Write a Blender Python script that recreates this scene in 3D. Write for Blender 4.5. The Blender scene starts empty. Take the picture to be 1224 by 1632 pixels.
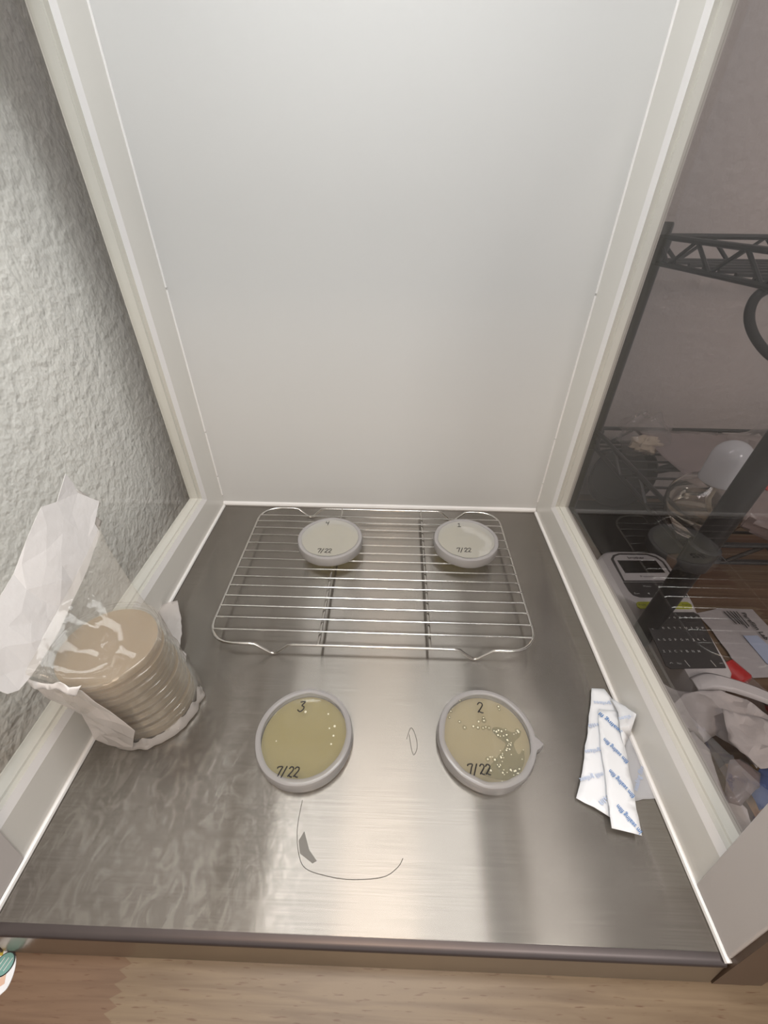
import bpy, bmesh, math, random
from mathutils import Vector, Matrix, noise, geometry

# ---------------------------------------------------------------- camera, light, exposure
SC = bpy.context.scene
COL = SC.collection
PI = math.pi
cam_d = bpy.data.cameras.new('camera')
cam = bpy.data.objects.new('camera', cam_d); COL.objects.link(cam)
cam_d.sensor_fit = 'VERTICAL'; cam_d.sensor_height = 24.0; cam_d.lens = 670.64 / 1632 * 24.0
cam_d.clip_start = 0.01
_R = Matrix(((0.99956030, -0.02334350, 0.01828325), (0.02866184, 0.60270817, -0.79744677), (0.00759574, 0.79762017, 0.60311223)))
cam.matrix_world = Matrix.Translation((0.02189, -0.05320, 0.42784)) @ _R.to_4x4()
SC.camera = cam
SC.view_settings.view_transform = 'Standard'; SC.view_settings.look = 'None'
SC.view_settings.gamma = 1.0; SC.view_settings.use_curve_mapping = False
SC.view_settings.exposure = -0.42
SC.cycles.max_bounces = 14; SC.cycles.transparent_max_bounces = 24
SC.cycles.sample_clamp_indirect = 6.0
try: SC.cycles.use_denoising = True
except Exception: pass

W_AMB = 0.74       # dim room light
P_STRIP = 4.85      # hood light bar, watts
P_ROOM = 11.0       # room ceiling light, watts
P_FILL = 7.0       # added fill from the right front, lifts the left wall
P_WARM = 10.0       # warm lamp behind the photographer
world = bpy.data.worlds.new('room_light'); SC.world = world; world.use_nodes = True
world.node_tree.nodes['Background'].inputs[0].default_value = (1.0, 0.96, 0.92, 1)
_wn = world.node_tree            # the room is brighter in front of the hood than beside and above it
_wt = _wn.nodes.new('ShaderNodeTexCoord'); _ws = _wn.nodes.new('ShaderNodeSeparateXYZ'); _wm = _wn.nodes.new('ShaderNodeMapRange')
_wn.links.new(_wt.outputs['Generated'], _ws.inputs[0]); _wn.links.new(_ws.outputs[1], _wm.inputs['Value'])
_wm.inputs['From Min'].default_value = .25; _wm.inputs['From Max'].default_value = -.85
_wm.inputs['To Min'].default_value = W_AMB * .35; _wm.inputs['To Max'].default_value = W_AMB * 1.5
_wn.links.new(_wm.outputs[0], _wn.nodes['Background'].inputs[1])

def area(name, loc, sx, sy, power, col, rot=(0, 0, 0)):
    l = bpy.data.lights.new(name, 'AREA'); l.shape = 'RECTANGLE'; l.size = sx; l.size_y = sy
    l.energy = power; l.color = col
    o = bpy.data.objects.new(name, l); COL.objects.link(o); o.location = loc; o.rotation_euler = rot
    return o
area('hood_light', (0.0, 0.225, 0.861), 0.51, 0.14, P_STRIP, (0.98, 1.0, 1.0))
area('room_light', (-0.02, 0.14, 1.58), 0.86, 0.46, P_ROOM, (1.0, 0.97, 0.94))
area('warm_room_light', (0.0, -0.85, 1.45), 0.30, 0.30, P_WARM, (1.0, 0.78, 0.58), (math.radians(-32) * -1, 0, 0))

area('left_wall_fill', (0.60, -0.85, 1.25), 0.25, 0.25, P_FILL, (1.0, 0.97, 0.93), (math.radians(38), 0, math.radians(35)))  # unseen fill added to brighten the left wall

# ---------------------------------------------------------------- measured coordinates (metres)
DATA = {'txtB': [(.2519,.152,.008),(.2376,.1709,.008),(.2462,.1244,.008),(.2323,.1454,.008),(.2395,.0962,.008),(.2266,.1174,.008),(.2337,.0702,.008),(.2221,.0895,.008)],'txtA': [(.2381,.1843,.004),(.256,.1836,.004),(.2235,.1597,.004),(.2366,.1614,.004),(.2115,.1344,.004),(.2272,.1366,.004),(.1984,.1097,.004),(.2215,.1156,.004),(.2092,.0918,.004),(.221,.0984,.004)],'txtC': [(.2462,.1039,.002),(.2615,.1241,.002)],'txtD': [(.2482,.1588,.02),(.2658,.1631,.02)],'stripB': [(.2392,.1761,.007),(.2591,.1747,.007),(.2545,.1574,.007),(.2475,.1254,.007),(.2403,.0946,.007),(.2345,.0688,.007),(.2116,.0732,.007),(.2136,.0822,.007),(.2212,.1114,.007),(.227,.1387,.007)],'stripA': [(.2425,.2012,.003),(.2559,.2009,.003),(.2597,.1904,.003),(.2614,.1769,.003),(.246,.1411,.003),(.2276,.1029,.003),(.2154,.0821,.003),(.1907,.0959,.003),(.2036,.1176,.003),(.2262,.1647,.003)],'stripC': [(.2538,.151,.0012),(.2624,.1525,.0012),(.2646,.0988,.0012),(.2373,.0955,.0012),(.24,.1248,.0012)],'col2': [(.0978,.181,.0075),(.0859,.1717,.0075),(.0871,.1691,.0075),(.0851,.1628,.0075),(.0948,.1588,.0075),(.0992,.1531,.0075),(.108,.1546,.0075),(.114,.1596,.0075),(.1124,.1536,.0075),(.1195,.1635,.0075),(.1195,.1607,.0075),(.1203,.1543,.0075),(.1174,.1533,.0075),(.1234,.1535,.0075),(.1279,.1509,.0075),(.13,.1501,.0075),(.1323,.1515,.0075),(.131,.1468,.0075),(.1351,.1507,.0075),(.1395,.1522,.0075),(.1363,.1463,.0075),(.1394,.1473,.0075),(.1391,.1425,.0075),(.1511,.1517,.0075),(.1517,.1504,.0075),(.137,.1726,.0075),(.1368,.1758,.0075),(.1364,.1329,.0075),(.1397,.134,.0075),(.1387,.1373,.0075),(.1414,.1379,.0075),(.1317,.1284,.0075),(.1301,.1263,.0075),(.1239,.1241,.0075),(.1173,.1244,.0075),(.1267,.1182,.0075),(.1184,.1147,.0075),(.1291,.1132,.0075),(.1368,.1158,.0075),(.1411,.1152,.0075),(.145,.1168,.0075),(.1432,.1131,.0075),(.1399,.1147,.0075)],'patch2': [(.126,.1528,.0072),(.1336,.1544,.0072),(.1453,.1499,.0072),(.1539,.1519,.0072),(.1523,.1465,.0072),(.1449,.1394,.0072),(.147,.1294,.0072),(.153,.1346,.0072),(.1506,.1222,.0072),(.1424,.1126,.0072),(.1312,.107,.0072),(.1151,.1095,.0072),(.1122,.1124,.0072),(.1203,.1205,.0072),(.1287,.1288,.0072),(.1367,.1383,.0072),(.13,.1449,.0072)],'p_body': [(.3171,.392,.0),(.3305,.4139,.0),(.3514,.4291,-.0),(.4083,.4295,.0),(.4242,.4221,.0),(.4286,.4051,.0),(.4256,.3382,.0),(.4206,.3087,.0),(.4118,.2336,.0),(.4082,.2226,.0),(.4002,.2136,.0),(.3868,.2097,.0),(.3419,.2082,.0),(.3368,.2167,.0),(.3376,.2622,.0)],'p_border': [(.3454,.4081,.003),(.3518,.4162,.003),(.3622,.4207,.003),(.4033,.4213,.003),(.4155,.4154,.003),(.4209,.4048,.003),(.4194,.3656,.003),(.3448,.3629,.003)],'p_inner': [(.3493,.4078,.0035),(.3538,.4135,.0035),(.3616,.417,.0035),(.4015,.4178,.0035),(.4118,.4125,.0035),(.4171,.4026,.0035),(.4166,.3672,.0035),(.347,.3647,.0035)],'p_screen': [(.353,.4043,.004),(.4097,.4064,.004),(.411,.3815,.004),(.3538,.3788,.004)],'p_ctrl': [(.3442,.3615,.003),(.4197,.3642,.003),(.4196,.3366,.003),(.3553,.3343,.003),(.3473,.3378,.003),(.3448,.3455,.003)],'p_green': [(.3452,.3243,.004),(.3486,.3264,.004),(.4127,.3282,.004),(.4163,.3244,.004),(.4144,.3182,.004),(.4103,.3169,.004),(.3463,.3151,.004),(.3439,.3182,.004)],'p_key': [(.3458,.3072,.003),(.3504,.3092,.003),(.4124,.3114,.003),(.4166,.3073,.003),(.4056,.2352,.003),(.4046,.2315,.003),(.3415,.2284,.003),(.3376,.232,.003),(.3411,.2684,.003)],'p_brand': [(.3708,.4105,.004),(.3952,.4114,.004)],'p_script': [(.3723,.3727,.004),(.3908,.3734,.004)],'p_menu': [(.3681,.3543,.0036),(.3781,.3546,.0036),(.3891,.355,.0036),(.3981,.3553,.0036),(.3499,.3407,.0036),(.3572,.341,.0036),(.3676,.3414,.0036),(.3699,.3414,.0036),(.3788,.3418,.0036),(.3856,.342,.0036)],'p_fn': [(.3467,.3207,.0046),(.3562,.321,.0046),(.3629,.3213,.0046),(.3705,.3215,.0046),(.3886,.3222,.0046),(.3962,.3224,.0046),(.4039,.3227,.0046),(.4144,.3231,.0046)],'p_keys': [('1',(.3471,.3005,.0036)),('2',(.3542,.3007,.0036)),('3',(.3614,.301,.0036)),('4',(.3685,.3012,.0036)),('5',(.3757,.3015,.0036)),('6',(.3829,.3017,.0036)),('7',(.39,.302,.0036)),('8',(.3972,.3022,.0036)),('9',(.4044,.3025,.0036)),('0',(.4115,.3027,.0036)),('Q',(.3466,.2841,.0036)),('W',(.3536,.2844,.0036)),('E',(.3606,.2846,.0036)),('R',(.3676,.2848,.0036)),('T',(.3747,.2851,.0036)),('Y',(.3817,.2853,.0036)),('U',(.3887,.2856,.0036)),('I',(.3958,.2858,.0036)),('O',(.4028,.2861,.0036)),('P',(.4098,.2863,.0036)),('A',(.3463,.2671,.0036)),('S',(.3532,.2673,.0036)),('D',(.3601,.2676,.0036)),('F',(.367,.2678,.0036)),('G',(.374,.268,.0036)),('H',(.3809,.2683,.0036)),('J',(.3878,.2685,.0036)),('K',(.3948,.2688,.0036)),('L',(.4017,.269,.0036)),('Z',(.3446,.2509,.0036)),('X',(.3515,.2511,.0036)),('C',(.3583,.2514,.0036)),('V',(.3652,.2516,.0036)),('B',(.372,.2518,.0036)),('N',(.3789,.252,.0036)),('M',(.3858,.2523,.0036))],'p_marks': [(.3449,.235,.0036),(.3538,.2353,.0036),(.363,.2356,.0036),(.393,.2366,.0036),(.4022,.2369,.0036)],'leaf': [(.4473,.3397,-.03),(.4817,.3491,-.03),(.5291,.3485,-.03),(.533,.2957,-.03),(.508,.2468,-.03),(.4596,.2418,-.03),(.451,.268,-.03),(.4515,.3115,-.03)],'leaf_txt': [(.5099,.3406,-.0285),(.5128,.2965,-.0285)],'leaf_lines': [(.4848,.342,-.0285),(.489,.3213,-.0285),(.4894,.3429,-.0285),(.4936,.3214,-.0285),(.4941,.343,-.0285),(.4973,.3202,-.0285),(.4984,.3425,-.0285),(.4993,.3147,-.0285),(.5025,.3426,-.0285),(.5034,.3176,-.0285)],'leaf_blue': [(.486,.3024,-.0288),(.5049,.303,-.0288),(.5134,.2693,-.0288),(.4965,.2456,-.0288),(.4881,.2625,-.0288)],'scr1': [(-.051,.0879,.0),(-.0515,.0671,.0),(-.0472,.0503,.0),(-.0399,.0409,.0),(-.0228,.0368,.0),(-.0029,.0352,.0),(.0216,.0374,.0),(.0334,.0439,.0),(.0374,.0496,.0)],'scr2': [(.0418,.1429,.0),(.0463,.1541,.0),(.0505,.1468,.0),(.052,.1362,.0),(.0488,.1286,.0),(.0465,.1331,.0),(.0443,.1478,.0)],'spot': [(-.0452,.0651,.0),(-.0389,.0526,.0),(-.0317,.0459,.0),(-.0349,.0442,.0),(-.0462,.0503,.0),(-.0488,.0586,.0)],'pw': [(-.262,.2506,.2317),(-.262,.2538,.2199),(-.262,.2533,.21),(-.26,.2683,.1895),(-.258,.2483,.1778),(-.257,.248,.1665),(-.252,.1989,.1497),(-.25,.1545,.1376),(-.247,.129,.1367),(-.246,.1158,.1367),(-.246,.105,.138),(-.246,.0985,.1444),(-.25,.0943,.1642),(-.255,.1057,.1825),(-.26,.1378,.1918),(-.262,.1637,.1969),(-.262,.1849,.2097),(-.262,.2128,.2236),(-.262,.2281,.2176)],'pfold': [(-.2629,.125,.1163),(-.2396,.122,.1163),(-.2161,.117,.1172),(-.2032,.115,.0903),(-.1909,.113,.0638),(-.2207,.1233,.003),(-.2455,.1265,.003),(-.2501,.124,.0209),(-.2428,.124,.0652),(-.2604,.126,.0832)],'pflap': [(-.2599,.122,.1258),(-.2403,.118,.1248),(-.2265,.116,.1307),(-.2208,.115,.1257),(-.2094,.115,.1299),(-.2187,.113,.1169),(-.2342,.116,.1215),(-.2541,.118,.1169)],'ptip': [(-.2635,.254,.2143),(-.2635,.2727,.184),(-.2635,.2601,.1782),(-.263,.2643,.1687),(-.263,.2555,.164),(-.2635,.2496,.1878)],'pbase': [(-.2637,.2133,.0015),(-.2572,.2633,.004),(-.2711,.2904,.012),(-.2473,.2977,.014),(-.2323,.272,.012),(-.2233,.2508,.01),(-.2196,.2322,.006),(-.2094,.2267,.006),(-.2049,.2124,.006),(-.2097,.2088,.004),(-.1982,.1897,.004),(-.1953,.1918,.003),(-.1874,.1642,.003),(-.1845,.1444,.002)],'pbase2': [(-.1831,.143,.005),(-.201,.1405,.004),(-.2244,.1373,.004),(-.2293,.134,.003),(-.2483,.1309,.002),(-.2449,.1479,.006),(-.2261,.1614,.006),(-.1992,.1678,.008),(-.1862,.1649,.008)],'mouth': [(-.258,.2536,.1735),(-.25,.1129,.1413)],'stripD': [(.2563,.1893,.006),(.2619,.1794,.012),(.2615,.1594,.0306),(.2615,.1549,.0152),(.2615,.1514,.0008),(.25,.1394,.007),(.2516,.1559,.01),(.2552,.1707,.012)],'w1': [(.3262,.1894,.0),(.3356,.195,.008),(.3471,.1948,.014),(.3749,.1982,.012),(.3965,.1897,.01),(.4138,.1715,.008),(.4042,.1511,.005),(.3695,.1267,.0),(.3708,.1427,-.005),(.3555,.1604,-.008),(.3431,.1552,-.015),(.334,.1674,-.015),(.3246,.1744,-.01)],'w2': [(.3591,.1752,.016),(.4091,.1652,.014),(.3894,.126,.01),(.3638,.1217,.012),(.351,.1471,.01)],'w3': [(.3188,.1592,-.012),(.3355,.1641,-.008),(.3409,.146,-.008),(.3352,.126,-.008),(.3324,.1007,-.01),(.3249,.0915,-.012),(.318,.1117,-.014),(.3183,.1391,-.014)],'w4': [(.347,.1323,.002),(.3561,.1324,.005),(.3684,.1213,.004),(.3601,.1099,.002),(.3487,.1038,.0),(.3378,.0965,-.004),(.3295,.0993,-.006),(.3308,.1076,-.004),(.3367,.1176,.0)],'w5': [(.336,.227,-.02),(.3423,.211,-.012),(.3618,.2057,-.008),(.3547,.1854,-.01),(.3281,.1677,-.016),(.3296,.1863,-.02),(.3336,.2089,-.022)],'w6': [(.3307,.1072,-.022),(.3458,.1114,-.018),(.3507,.0983,-.016),(.3498,.0852,-.02),(.3347,.0747,-.025),(.3258,.0862,-.026)],'blue': [(.4126,.1483,-.008),(.3924,.1417,-.005),(.3743,.1265,-.006),(.3569,.1098,-.008),(.3585,.0963,-.012),(.3846,.1073,-.01)],'stk': [(-.2804,-.0052,-.035),(-.266,-.0062,-.035),(-.2564,-.0085,-.035),(-.2512,-.0149,-.035),(-.2492,-.0227,-.035),(-.2509,-.0279,-.035),(-.2598,-.0311,-.035)],'stkball': [(-.2599,-.0142,-.035)],'stktri': [(-.2554,-.0182,-.035),(-.2527,-.0237,-.035),(-.2561,-.026,-.035),(-.2586,-.022,-.035)],'stky': [(-.2764,-.0041,-.035),(-.2665,-.0055,-.035),(-.2647,-.0098,-.035),(-.2704,-.0106,-.035)]}

# ---------------------------------------------------------------- helpers
def tag(o, label=None, cat=None, group=None, kind=None):
    if label: o['label'] = label
    if cat: o['category'] = cat
    if group: o['group'] = group
    if kind: o['kind'] = kind
    return o

def thing(name, label, cat, loc=(0, 0, 0), group=None):
    o = bpy.data.objects.new(name, None); COL.objects.link(o); o.location = loc
    o.empty_display_size = 0.02
    return tag(o, label, cat, group)

def wloc(o):
    v = Vector((0, 0, 0))
    while o is not None: v += o.location; o = o.parent
    return v

def obj(name, bm, mat, parent=None, smooth=False, local=False):
    """link a bmesh or mesh as one object; coordinates are world unless local"""
    if isinstance(bm, bmesh.types.BMesh):
        me = bpy.data.meshes.new(name); bm.to_mesh(me); bm.free()
    else: me = bm
    if mat: me.materials.clear(); me.materials.append(mat)
    o = bpy.data.objects.new(name, me); COL.objects.link(o)
    if parent:
        o.parent = parent
        if not local: me.transform(Matrix.Translation(-wloc(parent)))
    if smooth:
        me.polygons.foreach_set('use_smooth', [True] * len(me.polygons))
        try: me.set_sharp_from_angle(angle=math.radians(38))
        except Exception: pass
    me.update()
    return o

def bevel(o, w, seg=2):
    m = o.modifiers.new('bevel', 'BEVEL'); m.width = w; m.segments = seg; m.limit_method = 'ANGLE'; m.angle_limit = math.radians(40)
    return o

def solid(o, t, off=0.0):
    m = o.modifiers.new('thickness', 'SOLIDIFY'); m.thickness = t; m.offset = off
    return o

def box(bm, a, b):
    x0, y0, z0 = a; x1, y1, z1 = b
    v = [bm.verts.new(p) for p in ((x0, y0, z0), (x1, y0, z0), (x1, y1, z0), (x0, y1, z0), (x0, y0, z1), (x1, y0, z1), (x1, y1, z1), (x0, y1, z1))]
    for f in ((0, 3, 2, 1), (4, 5, 6, 7), (0, 1, 5, 4), (1, 2, 6, 5), (2, 3, 7, 6), (3, 0, 4, 7)): bm.faces.new([v[i] for i in f])
    return bm

def bx(a, b): return box(bmesh.new(), a, b)

def loft(bm, loops, closed=True, cap0=False, cap1=False):
    L = [[bm.verts.new(p) for p in lp] for lp in loops]
    n = len(L[0])
    for A, B in zip(L, L[1:]):
        for i in range(n if closed else n - 1):
            j = (i + 1) % n
            try: bm.faces.new((A[i], A[j], B[j], B[i]))
            except ValueError: pass
    if cap0: bm.faces.new(L[0][::-1])
    if cap1: bm.faces.new(L[-1])
    return L

def tube(bm, path, r, n=8, closed=False):
    path = [Vector(p) for p in path]; N = len(path)
    t0 = (path[1] - path[0]).normalized()
    u = t0.orthogonal().normalized()
    if abs(t0.z) < .9: u = (Vector((0, 0, 1)) - t0 * t0.z).normalized()
    rings = []; prev = t0
    for i in range(N):
        if closed: t = (path[(i + 1) % N] - path[i - 1]).normalized()
        else: t = (path[min(i + 1, N - 1)] - path[max(i - 1, 0)]).normalized()
        q = prev.rotation_difference(t); u = q @ u; u = (u - t * u.dot(t)).normalized(); prev = t
        w = t.cross(u); rr = r[i] if isinstance(r, (list, tuple)) else r
        rings.append([path[i] + (u * math.cos(2 * PI * k / n) + w * math.sin(2 * PI * k / n)) * rr for k in range(n)])
    if closed: rings.append(rings[0])
    L = loft(bm, rings, True, not closed, not closed)
    if closed: bmesh.ops.remove_doubles(bm, verts=bm.verts, dist=1e-6)
    return bm

def lathe(bm, prof, c=(0, 0, 0), n=48, cap0=True, cap1=True):
    loops = [[(c[0] + r * math.cos(2 * PI * k / n), c[1] + r * math.sin(2 * PI * k / n), c[2] + z) for k in range(n)] for r, z in prof]
    loft(bm, loops, True, cap0, cap1)
    return bm

def prism(bm, poly, z0, z1):
    loft(bm, [[(p[0], p[1], z0) for p in poly], [(p[0], p[1], z1) for p in poly]], True, True, True)
    bmesh.ops.recalc_face_normals(bm, faces=bm.faces)
    return bm

def smooth_path(pts, k=6, closed=False):
    P = [Vector(p) for p in pts]; n = len(P); out = []
    rng = range(n if closed else n - 1)
    for i in rng:
        if closed: a, b, c, d = P[i - 1], P[i], P[(i + 1) % n], P[(i + 2) % n]
        else: a, b, c, d = P[max(i - 1, 0)], P[i], P[i + 1], P[min(i + 2, n - 1)]
        for s in range(k):
            t = s / k
            out.append(0.5 * ((2 * b) + (c - a) * t + (2 * a - 5 * b + 4 * c - d) * t * t + (3 * b - a - 3 * c + d) * t ** 3))
    if not closed: out.append(P[-1])
    return out

def sheet(pts, step=0.006, amp=0.003, freq=40.0, seed=0, jag=0.0005):
    """crumpled or flat sheet filling a 3-D outline"""
    rnd = random.Random(seed); P = [Vector(p) for p in pts]
    c = sum(P, Vector()) / len(P); nn = Vector()
    for i in range(len(P)): nn += (P[i] - c).cross(P[(i + 1) % len(P)] - c)
    nn.normalize()
    if nn.z < 0: nn = -nn
    u = nn.orthogonal().normalized(); v = nn.cross(u)
    B = []
    for i in range(len(P)):
        a, b = P[i], P[(i + 1) % len(P)]; m = max(1, int((b - a).length / step))
        for k in range(m):
            q = a.lerp(b, k / m)
            if k: q = q + Vector([rnd.uniform(-jag, jag) for _ in range(3)])
            B.append(q)
    b2 = [Vector(((q - c).dot(u), (q - c).dot(v))) for q in B]; bh = [(q - c).dot(nn) for q in B]
    xs = [q.x for q in b2]; ys = [q.y for q in b2]
    def inside(x, y):
        r = False; j = len(b2) - 1
        for i in range(len(b2)):
            if (b2[i].y > y) != (b2[j].y > y) and x < (b2[j].x - b2[i].x) * (y - b2[i].y) / (b2[j].y - b2[i].y + 1e-12) + b2[i].x: r = not r
            j = i
        return r
    V = list(b2); x = min(xs)
    while x < max(xs):
        y = min(ys)
        while y < max(ys):
            p = Vector((x + rnd.uniform(-.3, .3) * step, y + rnd.uniform(-.3, .3) * step))
            if inside(p.x, p.y) and min((p - q).length for q in b2) > step * .45: V.append(p)
            y += step
        x += step
    n = len(b2)
    vo, _, fo, *_r = geometry.delaunay_2d_cdt(V, [(i, (i + 1) % n) for i in range(n)], [], 1, 1e-7)
    bm = bmesh.new(); vs = []
    for p in vo:
        sw = sh = 0; dm = 1e9
        for q, h in zip(b2, bh):
            d = (Vector(p) - q).length; dm = min(dm, d); w = 1 / (d * d + 1e-9); sw += w; sh += w * h
        h = sh / sw
        s = Vector((p[0] * freq + seed * 7.3, p[1] * freq, seed * 1.7))
        r = (1 - 2 * abs(noise.noise(s))) + 0.5 * (1 - 2 * abs(noise.noise(s * 2.1))) - 0.75
        h += amp * r * min(1.0, 0.35 + dm / (step * 2))
        vs.append(bm.verts.new(c + u * p[0] + v * p[1] + nn * h))
    for f in fo:
        try: bm.faces.new([vs[i] for i in f])
        except ValueError: pass
    return bm

_tc = {}
def text_mesh(s, size, bold=0.0, mirror=False):
    cu = bpy.data.curves.new('t', 'FONT'); cu.body = s; cu.size = size; cu.align_x = 'LEFT'; cu.align_y = 'CENTER'
    cu.offset = bold; cu.resolution_u = 3
    o = bpy.data.objects.new('t', cu); COL.objects.link(o)
    bpy.context.view_layer.update()
    dg = bpy.context.evaluated_depsgraph_get()
    me = bpy.data.meshes.new_from_object(o.evaluated_get(dg))
    bpy.data.objects.remove(o); bpy.data.curves.remove(cu)
    if mirror: me.transform(Matrix.Scale(-1, 4, (0, 1, 0)))
    return me

def text_between(bm, s, a, b, size=None, z=None, bold=0.0, mirror=False, squash=1.0):
    """flat lettering from point a to b (reading direction), stretched to fit"""
    a = Vector(a); b = Vector(b)
    me = text_mesh(s, 1.0, bold, mirror)
    w = max(v.co.x for v in me.vertices) - min(v.co.x for v in me.vertices)
    x0 = min(v.co.x for v in me.vertices)
    d = b - a; L = d.length; sx = L / w; sy = size if size else sx
    ang = math.atan2(d.y, d.x); zz = a.z if z is None else z
    t2 = bmesh.new(); t2.from_mesh(me); bpy.data.meshes.remove(me)
    vm = {}
    for v in t2.verts:
        x = (v.co.x - x0) * sx; y = v.co.y * sy
        f = x / L
        vm[v] = bm.verts.new((a.x + x * math.cos(ang) - y * math.sin(ang), a.y + x * math.sin(ang) + y * math.cos(ang), zz + (d.z * f if z is None else 0)))
    for f in t2.faces: bm.faces.new([vm[v] for v in f.verts])
    t2.free()

GL = {'1': [[(.1, .75), (.3, .95), (.32, 0)], [(.05, 0), (.62, 0)]],
      '2': [[(.05, .8), (.2, 1), (.45, .95), (.5, .7), (.3, .35), (.1, .05), (.22, .12), (.4, .02), (.6, 0)]],
      '3': [[(.05, .95), (.5, 1), (.28, .62), (.5, .5), (.52, .25), (.3, .02), (.08, .1), (0, .2)]],
      '4': [[(.08, 1), (.05, .55), (.5, .55)], [(.5, 1), (.46, 0)]],
      '7': [[(0, .8), (.05, .95), (.5, .98), (.4, .6), (.28, 0)]],
      '/': [[(.35, 1.05), (.05, -.12)]]}
def handwriting(bm, s, x, y, z, h, w=0.0006, adv=.62, slant=.12, f=None):
    for i, ch in enumerate(s):
        for st in GL[ch]:
            pts = [Vector((x + (p[0] + i * adv + p[1] * slant) * h, y + (p[1] - .5) * h, z)) for p in st]
            if len(pts) > 3: pts = smooth_path(pts, 4)
            tube(bm, pts, w, 5)

# ---------------------------------------------------------------- materials
def newmat(name):
    m = bpy.data.materials.new(name); m.use_nodes = True
    nt = m.node_tree; nt.nodes.clear()
    out = nt.nodes.new('ShaderNodeOutputMaterial')
    return m, nt, out
def N(nt, t, **k):
    n = nt.nodes.new(t)
    for a, b in k.items(): setattr(n, a, b)
    return n
def inp(n, **k):
    for a, b in k.items(): n.inputs[a.replace('_', ' ')].default_value = b
    return n

def pbr(name, col, rough=.5, metal=0, noise_amt=0.06, nscale=30, bump=0, bscale=200, coat=0, spec=.5, stretch=(1, 1, 1), sss=0, detail=3):
    m, nt, out = newmat(name)
    b = N(nt, 'ShaderNodeBsdfPrincipled'); b.inputs['Roughness'].default_value = rough; b.inputs['Metallic'].default_value = metal
    b.inputs['Coat Weight'].default_value = coat; b.inputs['Specular IOR Level'].default_value = spec
    tc = N(nt, 'ShaderNodeTexCoord'); mp = N(nt, 'ShaderNodeMapping'); mp.inputs['Scale'].default_value = stretch
    nt.links.new(tc.outputs['Object'], mp.inputs['Vector'])
    nz = N(nt, 'ShaderNodeTexNoise'); nz.inputs['Scale'].default_value = nscale; nz.inputs['Detail'].default_value = detail
    nt.links.new(mp.outputs[0], nz.inputs['Vector'])
    mx = N(nt, 'ShaderNodeMix', data_type='RGBA')
    c = Vector(col)
    mx.inputs[6].default_value = (*(c * (1 - noise_amt)), 1); mx.inputs[7].default_value = (*[min(1, v * (1 + noise_amt)) for v in c], 1)
    nt.links.new(nz.outputs['Fac'], mx.inputs[0]); nt.links.new(mx.outputs[2], b.inputs['Base Color'])
    if bump:
        n2 = N(nt, 'ShaderNodeTexNoise'); n2.inputs['Scale'].default_value = bscale; n2.inputs['Detail'].default_value = detail
        nt.links.new(mp.outputs[0], n2.inputs['Vector'])
        bp = N(nt, 'ShaderNodeBump'); bp.inputs['Strength'].default_value = 1; bp.inputs['Distance'].default_value = bump
        nt.links.new(n2.outputs['Fac'], bp.inputs['Height']); nt.links.new(bp.outputs[0], b.inputs['Normal'])
    nt.links.new(b.outputs[0], out.inputs[0])
    return m

def clear(name, tint=(1, 1, 1), body=0.0, bodycol=(.9, .9, .9), ior=1.5, rough=.03, translucent=False, bump=0, bscale=60, gl=1.0):
    """thin clear sheet: transparent, part diffuse body, fresnel gloss"""
    m, nt, out = newmat(name)
    tr = N(nt, 'ShaderNodeBsdfTransparent'); tr.inputs[0].default_value = (*tint, 1)
    last = tr.outputs[0]
    if body > 0:
        if translucent:
            d1 = N(nt, 'ShaderNodeBsdfDiffuse'); d1.inputs[0].default_value = (*bodycol, 1)
            d2 = N(nt, 'ShaderNodeBsdfTranslucent'); d2.inputs[0].default_value = (*bodycol, 1)
            dm = N(nt, 'ShaderNodeMixShader'); dm.inputs[0].default_value = .4
            nt.links.new(d1.outputs[0], dm.inputs[1]); nt.links.new(d2.outputs[0], dm.inputs[2]); dd = dm.outputs[0]
        else:
            d1 = N(nt, 'ShaderNodeBsdfDiffuse'); d1.inputs[0].default_value = (*bodycol, 1); dd = d1.outputs[0]
        mx = N(nt, 'ShaderNodeMixShader'); mx.inputs[0].default_value = body
        nt.links.new(last, mx.inputs[1]); nt.links.new(dd, mx.inputs[2]); last = mx.outputs[0]
    g = N(nt, 'ShaderNodeBsdfGlossy'); g.inputs['Roughness'].default_value = rough
    fr = N(nt, 'ShaderNodeFresnel'); fr.inputs[0].default_value = ior
    fm = N(nt, 'ShaderNodeMath', operation='MULTIPLY'); fm.inputs[1].default_value = gl
    nt.links.new(fr.outputs[0], fm.inputs[0])
    # a back face sees the inverse index; use the geometric angle on both sides
    geo = N(nt, 'ShaderNodeNewGeometry')
    ms = N(nt, 'ShaderNodeMixShader')
    nt.links.new(fm.outputs[0], ms.inputs[0]); nt.links.new(last, ms.inputs[1]); nt.links.new(g.outputs[0], ms.inputs[2])
    if bump:
        tc = N(nt, 'ShaderNodeTexCoord'); n2 = N(nt, 'ShaderNodeTexNoise'); n2.inputs['Scale'].default_value = bscale
        nt.links.new(tc.outputs['Object'], n2.inputs['Vector'])
        bp = N(nt, 'ShaderNodeBump'); bp.inputs['Distance'].default_value = bump
        nt.links.new(n2.outputs['Fac'], bp.inputs['Height'])
        nt.links.new(bp.outputs[0], g.inputs['Normal']); nt.links.new(bp.outputs[0], fr.inputs['Normal'])
    # fresnel on a back face: keep the shell's gloss finite
    mb = N(nt, 'ShaderNodeMixShader')
    nt.links.new(geo.outputs['Backfacing'], mb.inputs[0]); nt.links.new(ms.outputs[0], mb.inputs[1]); nt.links.new(last, mb.inputs[2])
    nt.links.new(mb.outputs[0], out.inputs[0])
    return m

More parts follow.
